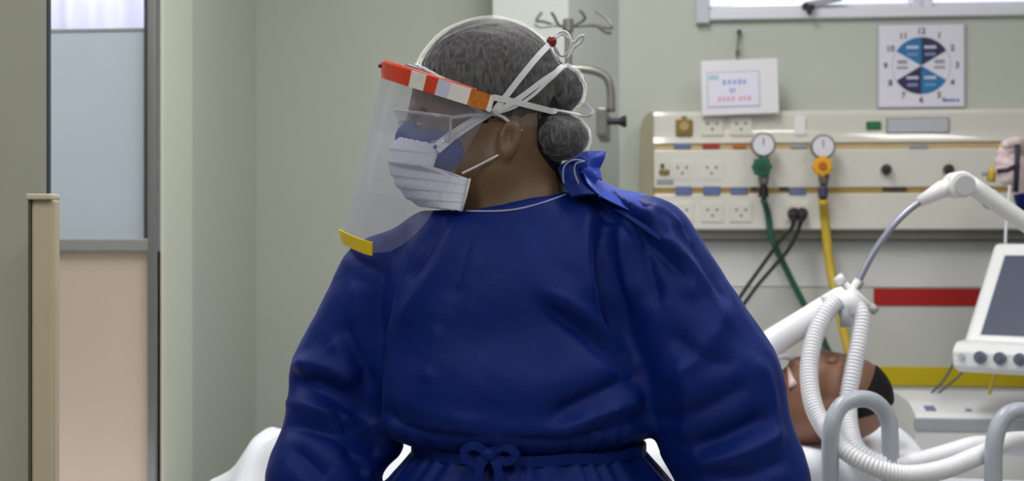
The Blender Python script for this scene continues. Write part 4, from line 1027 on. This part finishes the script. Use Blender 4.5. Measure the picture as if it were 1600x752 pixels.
V, Fc = nets(f_ph, (HX-.12, HY-.1, HZ-.12), (HX+.12, HY+.1, HZ+.1), .005); obj('hair', V, Fc, M_hair, pat)
for s in (-1, 1):
    bm = bmesh.new(); bmesh.ops.create_uvsphere(bm, u_segments=12, v_segments=8, radius=.012)
    for v in bm.verts: v.co = Vector((v.co.x, v.co.y*1.2, v.co.z*.7))+Vector((HX-.010, HY+.031*s, HZ+.066))
    bmobj('eyelid', bm, M_skin2, pat, True)
# breathing tube fixed with tape at the mouth
M_pink = mat('pink_white_tape', (236, 206, 208), .5, .08, 60)
P = catmull(np.array([(HX-.070, HY-.005, HZ+.060), (HX-.085, HY-.010, HZ+.074), (HX-.115, HY-.02, HZ+.072), (HX-.17, HY-.03, HZ+.058)]), 8)
bt = tag(tube('breathing_tube', P, .007, M_hose_w), 'clear white breathing tube taped at the mouth of the patient', 'tube')
G = np.array([[(HX-.062-.026*a, HY-.050+.075*b, HZ+.066-.9*(b-.62)**2*.10-.012*a) for b in np.linspace(0, 1, 12)] for a in np.linspace(0, 1, 5)])
sheet('fixing_tape', G, .003, M_pink, bt)

# sheet over the patient
xs = np.linspace(XB0-.02, wx(1216), 150); ys = np.linspace(0, 1, 72)
prof_px = [(-2.0, .86), (-1.42, .86), (wx(250), .865), (wx(300), .885), (wx(345), .92), (wx(366), .955), (wx(386), .990), (wx(402), .990), (wx(416), .975), (wx(432), 1.000), (wx(456), 1.030), (wx(500), 1.035), (wx(640), 1.02), (wx(820), 1.03), (wx(1050), 1.045), (wx(1150), 1.03), (wx(1200), 1.0), (2, .98)]
pxs, pzs = np.array(prof_px).T
G = np.zeros((len(xs), len(ys), 3))
for i, x in enumerate(xs):
    top = np.interp(x, pxs, pzs)
    for j, s in enumerate(ys):
        y = 2.375+(3.08-2.375)*s; u = (y-HY)/.235
        z = ZM+.02+(top-ZM-.02)*math.exp(-abs(u)**2.6)
        drop = 0
        if s < .07: z = ZM+.02-.34*((.07-s)/.07); y = 2.40-.012*math.sin(x*21)*(1 if s < .05 else .3)
        if s > .94: z = ZM+.02-.30*((s-.94)/.06); y = 3.062
        G[i, j] = (x, y, z)
zc = np.linspace(.76, 1.14, 48); Q = np.repeat(G[:, :, None, :], 48, 2); Q[..., 2] = zc; dd_ = f_pat(Q.reshape(-1, 3)).reshape(Q.shape[:3]) < .012
topz = np.where(dd_, zc, 0).max(2)
G[..., 2] = np.where((ys > .07) & (ys < .94), np.maximum(G[..., 2], topz+.012), G[..., 2])
for _ in range(3): G[1:-1, 1:-1, 2] = np.maximum((G[:-2, 1:-1, 2]+G[2:, 1:-1, 2]+G[1:-1, :-2, 2]+G[1:-1, 2:, 2])/4, np.where((ys > .07) & (ys < .94), topz+.006, 0)[1:-1, 1:-1])
flat = G.reshape(-1, 3); k_ = np.clip((flat[:, 2]-ZM+.1)/.1, 0, 1)
flat[:, 2] += k_*(.009*wob(flat*np.array([1, .8, .2]), 34, 21)+.006*np.abs(wob(flat*np.array([1.4, .5, .2]), 80, 22)))
flat[:, 2] += .018*np.exp(-((flat[:, 0]-wx(388))/.022)**2)*np.exp(-((flat[:, 1]-2.62)/.2)**2)
tag(sheet('bed_sheet', flat.reshape(G.shape), .004, M_sheet), 'rumpled white bed sheet draped over the patient', 'sheet')

# ================================================================== VENTILATOR
DV = 3.02
vent = thing('ventilator', 'white ventilator with tilted dark screen, knobs and jointed support arm beside the bed', 'ventilator', pt(1570, 376, DV+.1)*np.array([1, 1, 0]))
phi, tau = math.radians(42), math.radians(37)
uR = math.cos(phi)*RT - math.sin(phi)*FW                              # along the lower edge, towards the camera
nF = -math.sin(phi)*RT - math.cos(phi)*FW                             # where the screen faces (level)
uU = -nF*math.sin(tau)+UP*math.cos(tau); uN = nF*math.cos(tau)+UP*math.sin(tau)
O = pt(1497, 556, DV)
def slab(name, o, w, h, d, m, parent, bev=.004):
    """box with corner o, sides along uR, uU and -uN"""
    bm = bmesh.new(); bmesh.ops.create_cube(bm, size=1)
    for v in bm.verts: v.co = Vector(((v.co.x+.5)*w, (v.co.y+.5)*h, (v.co.z-.5)*d))
    if bev: bmesh.ops.bevel(bm, geom=bm.edges[:], offset=bev, segments=3, affect='EDGES', profile=.5)
    for v in bm.verts: v.co = Vector(o+uR*v.co.x+uU*v.co.y+uN*v.co.z)
    return bmobj(name, bm, m, parent)
wS, hS = .36, .285
mon = slab('monitor', O+uU*.018, wS, hS, .05, M_white, vent, .012)
slab('screen', O+uR*.035+uU*.055+uN*.002, wS-.07, hS-.075, .006, M_screen, mon, .002)
slab('screen_bezel', O+uR*.031+uU*.051+uN*.0008, wS-.062, hS-.067, .004, mat('bezel_white', (214, 216, 222), .3, .02, 10), mon, .002)
# lower control ledge with knobs
def ledge(name, poly, w, m, parent):
    V = []; n = len(poly)
    for t in (0, w): V += [O+uR*t+nF*a+UP*b for a, b in poly]
    Fc = [list(range(n))[::-1], [n+i for i in range(n)]]+[[i, (i+1) % n, n+(i+1) % n, n+i] for i in range(n)]
    bm = bmesh.new(); vs = [bm.verts.new(v) for v in V]
    for f in Fc: bm.faces.new([vs[i] for i in f])
    bmesh.ops.bevel(bm, geom=bm.edges[:], offset=.004, segments=2, affect='EDGES', profile=.5)
    return bmobj(name, bm, m, parent)
lg = ledge('control_ledge', [(-.04, .035), (.012, .030), (.030, .012), (.026, -.022), (.0, -.034), (-.06, -.03)], wS, M_white, mon)
fn = nF*.95+UP*.3; fn /= np.linalg.norm(fn)
for i in range(8):
    kc_ = O+uR*(.022+.042*i)+nF*.028+UP*.0
    if i == 0: disc('button', kc_, fn, .007, .006, M_grey, lg, 14)
    else:
        kb = disc('knob', kc_, fn, .013, .014, mat('knob_violet_grey', (110, 112, 136), .35, .05, 40), lg, 18, .003); disc('knob_cap', kc_+fn*.014, fn, .009, .003, mat('knob_dark', (72, 74, 92), .35, .05, 40), kb, 16)
# housing below with sloped lid
b0 = at(1428, 690, 3.12); b1 = at(1760, 690, 3.12)
zt = pt(1520, 622, 3.18)[2]; zb_ = .62
prof = [(3.10, zb_), (3.10, pt(1440, 655, 3.0)[2]), (3.108, pt(1440, 650, 3.0)[2]), (3.17, zt-.004), (3.20, zt), (3.42, zt), (3.42, zb_)]
hs = prism('housing', prof, 0, b0[0], b1[0], M_white, vent)
zz = pt(1440, 655, 3.0)[2]
boxobj('grey_band', (b0[0]-.002, 3.095, zz-.028), (b1[0]+.002, 3.11, zz-.002), M_grey, hs, .002)
boxobj('lower_front', (b0[0]+.004, 3.097, zb_), (b1[0]-.004, 3.105, zz-.032), mat('cool_white', (216, 216, 214), .35, .02, 10), hs)
def onlid(name, px, py, w, h, m, n=1):
    a = np.array([3.108, pt(1440, 650, 3.0)[2]]); b = np.array([3.17, zt-.004]); x = at(px, py, 3.14)[0]; o_ = []
    t0, t1 = .28, .28+h
    for t in (t0, t1):
        for xx in (x-w/2, x+w/2): p = a+(b-a)*t; o_.append((xx, p[0]-.0008, p[1]+.0012)); 
    V = o_+[(v[0], v[1]+.003, v[2]-.004) for v in o_]
    return obj(name, V, [[0, 1, 3, 2], [4, 6, 7, 5], [0, 4, 5, 1], [2, 3, 7, 6], [0, 2, 6, 4], [1, 5, 7, 3]], m, hs, False)
onlid('blue_label', 1453, 640, .022, .5, mat('blue_grey_label', (110, 120, 156), .4, .3, 300)); onlid('label_plate', 1512, 640, .034, .52, mat('white_label', (232, 230, 236), .4, .02, 20)); onlid('label_mark', 1512, 640, .014, .30, mat('violet_mark', (150, 150, 180), .4, .05, 60))
tube('neck_post', np.array([O+uR*.2-nF*.06+UP*.02, O+uR*.2-nF*.10-UP*.06, O+uR*.2-nF*.12-UP*.16]), .022, M_white, vent, 14)
xc = (b0[0]+b1[0])/2
boxobj('pedestal', (xc-.09, 3.18, .14), (xc+.09, 3.34, zb_), M_grey, vent, .015)
for sx in (-1, 1):
    for sy in (-1, 1):
        lgx = tube('foot', np.array([(xc, 3.26, .13), (xc+.24*sx, 3.26+.2*sy, .10)]), .025, M_grey, vent, 10); disc('caster', (xc+.24*sx-.012, 3.26+.2*sy, .05), (1, 0, 0), .05, .025, M_black, lgx, 16, .004)
# support arm
DA = 2.62
tube('arm_beam', resample(np.array([pt(1508, 283, DA), pt(1640, 375, DA+.02), pt(1762, 460, DA+.04)]), .03)[0], .0165, M_white, vent, 16)
tube('arm_beam', np.array([pt(1505, 286, DA), pt(1470, 297, DA), pt(1436, 316, DA)]), np.array([.018, .0165, .010]), M_white, vent, 16)
jt = disc('arm_joint', pt(1505, 288, DA-.028), FW, .0245, .056, M_white, vent, 28, .004); disc('joint_cap', pt(1508, 290, DA-.031), FW, .019, .004, mat('joint_grey', (186, 186, 192), .35, .02, 20), jt, 24, .001)
tube('arm_sleeve', np.array([pt(1545, 309, DA+.01), pt(1552, 314, DA+.013)]), .0185, M_grey, vent, 16)
tube('arm_column', resample(catmull(np.array([pt(1758, 457, DA+.04), pt(1790, 500, DA+.08), pt(1800, 560, DA+.22), pt(1798, 660, DV+.12), (b1[0]+.02, 3.26, .70), (b1[0]-.04, 3.26, .66)]), 8), .02)[0], .018, M_white, vent, 12)
disc('arm_elbow', pt(1758, 457, DA+.01), FW, .024, .06, M_white, vent, 20, .004)
tube('gooseneck', resample(catmull(np.array([pt(1440, 314, DA), pt(1415, 333, DA), pt(1388, 362, DA), pt(1362, 400, DA), pt(1340, 444, DA)]), 10), .008)[0], .0062, mat('gooseneck_grey', (150, 152, 172), .3, .05, 60, metal=.4), vent, 12)
# hose clamp at the end of the arm
clp = boxobj('hose_clamp', (0, 0, 0), (.001, .001, .001), M_white, vent); bpy.data.objects.remove(clp)
def bar(name, a, b, r, m, parent, n=12): return tube(name, np.array([a, (a+b)/2, b]), r, m, parent, n)
cb = bar('hose_clamp', pt(1312, 437, DA-.02), pt(1366, 484, DA-.03), .0062, M_white, vent)
bar('clamp_plate', pt(1340, 440, DA-.01), pt(1316, 476, DA-.03), .0075, M_white, cb); bar('clamp_knob', pt(1308, 432, DA-.02), pt(1316, 442, DA-.02), .010, M_white, cb, 14); bar('clamp_tip', pt(1360, 479, DA-.03), pt(1369, 488, DA-.031), .0085, M_grey, cb, 14)
bar('clamp_socket', pt(1336, 448, DA), pt(1343, 438, DA), .011, M_grey, cb, 14)

def corr(name, label, pts, r=.0150, pitch=.0064, m=M_hose_w):
    P, t = resample(catmull(np.array([pt(*p) for p in pts]), 14), pitch/4)
    rr = r*(1+.11*np.sin(t/pitch*2*math.pi)); return tag(tube(name, P, rr, m, None, 16), label, 'breathing hose', 'corrugated breathing hoses')
corr('breathing_hose', 'corrugated white hose curving down on the left of the clamp', [(1308, 470, 2.56), (1290, 490, 2.55), (1272, 530, 2.53), (1264, 580, 2.50), (1270, 630, 2.46), (1288, 668, 2.42), (1318, 702, 2.36), (1360, 728, 2.33), (1410, 742, 2.33), (1470, 735, 2.35), (1530, 712, 2.40), (1580, 690, 2.5), (1640, 690, 2.7)])
corr('breathing_hose', 'corrugated white hose hanging straight down on the right of the clamp', [(1330, 472, 2.58), (1346, 492, 2.56), (1343, 530, 2.54), (1333, 580, 2.52), (1325, 630, 2.50), (1328, 675, 2.46), (1342, 706, 2.42), (1378, 724, 2.40), (1430, 722, 2.41), (1490, 706, 2.44), (1530, 696, 2.5), (1590, 700, 2.62), (1640, 720, 2.8)])
# smooth wide connector going left behind the person
P, t = resample(catmull(np.array([pt(1322, 462, 2.60), pt(1296, 478, 2.60), pt(1250, 508, 2.60), pt(1205, 537, 2.60), pt(1176, 558, 2.59), np.array([HX-.172, HY-.03, HZ+.062]), np.array([HX-.168, HY-.03, HZ+.058])]), 10), .006)
cn = tag(tube('connector_tube', P, (.022+.004*np.clip(t/.15, 0, 1))*np.clip((t[-1]-t)/.05, .32, 1), M_hose_w, None, 20), 'wide smooth white tube running from the clamp to behind the gown', 'tube')
bar('port', pt(1290, 470, 2.585), pt(1286, 462, 2.585), .006, M_hose_w, cn); bar('y_piece', pt(1318, 458, 2.58), pt(1338, 490, 2.57), .020, M_hose_w, cn, 16); bar('filter_neck', pt(1318, 480, 2.56), pt(1322, 510, 2.55), .010, M_grey, cn, 12)
# thin cables behind the monitor
hose('monitor_cable', 'thin dark cable drooping from the ventilator screen to its housing, outer of two', 'cable', [pt(1500, 540, 3.25), pt(1490, 568, 3.3), pt(1470, 600, 3.3), pt(1430, 640, 3.25), pt(1400, 690, 3.2)], .003, mat('cable_grey', (84, 86, 96), .5, .05, 40), 8)
hose('monitor_cable', 'thin dark cable drooping from the ventilator screen to its housing, inner of two', 'cable', [pt(1512, 570, 3.2), pt(1496, 590, 3.25), pt(1462, 618, 3.28), pt(1436, 640, 3.25), pt(1415, 690, 3.2)], .0025, mat('cable_grey', (84, 86, 96), .5, .05, 40), 8)
hose('sensor_line', 'thin yellow line between the ventilator screen and its housing', 'cable', [pt(1560, 575, 3.12), pt(1553, 592, 3.14), pt(1546, 615, 3.16)], .004, M_hose_y, 8)
hose('drip_line', 'thin white line hanging in front of the supply panel under the gloved hand', 'tube', [pt(1578, 290, 3.2), pt(1574, 330, 3.2), pt(1571, 380, 3.2), pt(1572, 480, 3.2)], .0032, M_hose_w, 8)

# ================================================================== SECOND PERSON AT THE RIGHT EDGE
DP = 3.28
pe = thing('person', 'person at the right edge in a blue sleeve, gloved hand raised to the supply panel', 'person', pt(1860, 376, DP)*np.array([1, 1, 0]))
def c_(px, py, d=DP): return cf(px, py, d)
Wr = c_(1612, 292); KN = [c_(1566, 238, DP-.02), c_(1562, 252, DP-.03), c_(1564, 267, DP-.035), c_(1570, 281, DP-.035)]
bx_ = c_(1860, 300)
def f_p2(P):
    d = cone(P, Wr, c_(1596, 258, DP-.005), .034, .036)
    d = smin(d, ell(P, c_(1590, 255, DP-.01), (.036, .030, .045)), .02)
    for i, k_ in enumerate(KN):
        a = c_(1590-i*1.5, 232+14*i, DP-.03); tip = c_(1586, 246+11*i, DP-.075)
        d = smin(d, np.minimum(cone(P, a, k_, .0115, .0105), cone(P, k_, tip, .0105, .0085)), .005)
    d = smin(d, np.minimum(cone(P, c_(1600, 232, DP-.04), c_(1588, 222, DP-.07), .013, .011), cone(P, c_(1588, 222, DP-.07), c_(1572, 226, DP-.08), .011, .009)), .006)
    el = c_(1690, 420, DP+.02); sh = c_(1790, 300, DP+.05)
    d = smin(d, cone(P, Wr, el, .032, .042), .03); d = smin(d, cone(P, el, sh, .044, .055), .03)
    bx0 = c_(1870, 330, DP+.06)
    d = smin(d, ell(P, bx0+np.array([0, 0, -.16]), (.17, .11, .30)), .06); d = smin(d, ell(P, bx0+np.array([0, 0, -.50]), (.17, .12, .22)), .06)
    d = smin(d, cone(P, bx0+np.array([0, 0, .08]), bx0+np.array([0, 0, .17]), .058, .054), .04)
    d = smin(d, ell(P, bx0+np.array([-.01, -.01, .265]), (.076, .095, .116)), .02)
    d = smin(d, cone(P, bx0+np.array([-.012, -.095, .262]), bx0+np.array([-.012, -.115, .232]), .010, .014), .015)
    for s in (-1, 1):
        h = bx0+np.array([.085*s, 0, -.58]); ft = np.array([h[0], h[1], .06]); d = smin(d, cone(P, h, (h+ft)/2, .09, .06), .04); d = smin(d, cone(P, (h+ft)/2, ft, .06, .04), .02); d = smin(d, cone(P, ft, ft+np.array([-.05, -.13, -.02]), .04, .032), .02)
    a2 = bx0+np.array([.19, 0, 0]); d = smin(d, cone(P, a2, a2+np.array([.06, 0, -.28]), .055, .042), .03); d = smin(d, cone(P, a2+np.array([.06, 0, -.28]), a2+np.array([.03, -.06, -.50]), .042, .03), .02)
    return fingers(d, P, a2+np.array([.03, -.06, -.52]), (0, -.15, -1), (-.2, -1, 0), (-.9, .1, 0))
V, Fc = nets(f_p2, (c_(1540, 0)[0], DP-.22, .0), (c_(1870, 0)[0]+.40, DP+.24, 1.95), .0085)
V_, Fc_ = V, Fc
obj('body', W(V), Fc, M_skin, pe)
def f_glove(P):
    d = f_p2(P)-.0022; return smax(d, (P-np.asarray(c_(1616, 296), np.float32))@np.array([.75, 0, -.66], np.float32), .003)
V, Fc = nets(f_glove, (c_(1545, 0)[0], DP-.14, c_(0, 330)[2]), (c_(1650, 0)[0], DP+.08, c_(0, 200)[2]), .0042); obj('glove', W(V), Fc, M_glove, pe)
el = c_(1690, 420, DP+.02); sh = c_(1790, 300, DP+.05); bx0 = c_(1870, 330, DP+.06)
def f_slv(P):
    d = cone(P, c_(1617, 306, DP), el, .047, .062); d = smin(d, cone(P, el, sh, .062, .075), .03)
    d = smin(d, ell(P, bx0+np.array([0, 0, -.14]), (.21, .14, .28)), .06); d = smin(d, cone(P, bx0+np.array([0, 0, -.3]), bx0+np.array([0, 0, -.88]), .19, .22, .75), .05)
    a2 = bx0+np.array([.19, 0, 0]); d = smin(d, cone(P, a2, a2+np.array([.06, 0, -.28]), .068, .055), .03); d = smin(d, cone(P, a2+np.array([.06, 0, -.28]), a2+np.array([.03, -.06, -.48]), .055, .042), .02)
    return d
V, Fc = nets(f_slv, (c_(1560, 0)[0], DP-.22, .15), (c_(1870, 0)[0]+.42, DP+.32, 1.78), .0105); g, _ = grad(f_slv, V, 2e-3); V = V+g*(.004*wob(V, 40, 31)+.003*wob(V, 90, 32))[:, None]
obj('gown', W(V), Fc, M_gown, pe)
hd = bx0+np.array([-.01, 0, .275])
V, Fc = nets(lambda P: smax(ell(P, hd+np.array([0, .01, .02]), (.092, .108, .122)), -((P[..., 2]-hd[2]-.02)-.5*(hd[1]-P[..., 1])), .01), hd-.16, hd+.17, .009); obj('hair_cap', W(V), Fc, mat('white_cap', (210, 210, 214), .8, .05, 50), pe)
V, Fc = nets(lambda P: ell(P, bx0+np.array([-.012, -.062, .213]), (.068, .066, .054)), bx0+np.array([-.09, -.15, .13]), bx0+np.array([.07, .02, .29]), .006); fm_ = obj('face_mask', W(V), Fc, mat('pale_blue_mask', (150, 182, 208), .8, .03, 20), pe)
for s in (-1, 1): tube('ear_loop', W(catmull(np.array([bx0+np.array([-.012+.062*s, -.05, .235]), bx0+np.array([-.012+.080*s, 0, .262]), bx0+np.array([-.012+.062*s, -.04, .195])]), 6)), .0015, M_strap, fm_, 6)
for s in (-1, 1):
    bm = bmesh.new(); bmesh.ops.create_uvsphere(bm, u_segments=12, v_segments=8, radius=.011)
    for v in bm.verts: v.co = Vector((v.co.x*1.3, v.co.y, v.co.z*.8))+Vector(W(bx0+np.array([-.01+.031*s, -.088, .278])))
    ey = bmobj('eye', bm, M_eye, pe, True); disc('iris', W(bx0+np.array([-.01+.031*s, -.0975, .278])), -FW, .005, .002, M_iris, ey, 12)
    tube('eyebrow', W(np.array([bx0+np.array([-.01+s*.015, -.098, .298]), bx0+np.array([-.01+s*.032, -.094, .303]), bx0+np.array([-.01+s*.048, -.080, .298])])), .003, M_hair, pe, 6)
# dark clamp with yellow fittings held in the glove
tl = thing('hose_coupling', 'dark coupling with yellow collar held in the gloved hand', 'coupling', pt(1588, 300, DP-.06))
tube('shaft', np.array([pt(1590, 226, DP-.095), pt(1589, 260, DP-.095), pt(1587, 300, DP-.09)]), .006, M_ink, tl, 10)
tube('side_lever', np.array([pt(1558, 268, DP-.085), pt(1574, 266, DP-.095), pt(1592, 258, DP-.095)]), .006, M_ink, tl, 10)
tube('yellow_collar', np.array([pt(1548, 284, DP-.02), pt(1550, 268, DP-.02), pt(1551, 262, DP-.02)]), .010, M_hose_y, tl, 12)
tube('yellow_collar', np.array([pt(1562, 236, DP+.02), pt(1570, 226, DP+.02)]), .010, M_hose_y, tl, 12)
tube('nozzle', np.array([pt(1535, 272, DP-.02), pt(1548, 268, DP-.02)]), .006, M_grey, tl, 10)
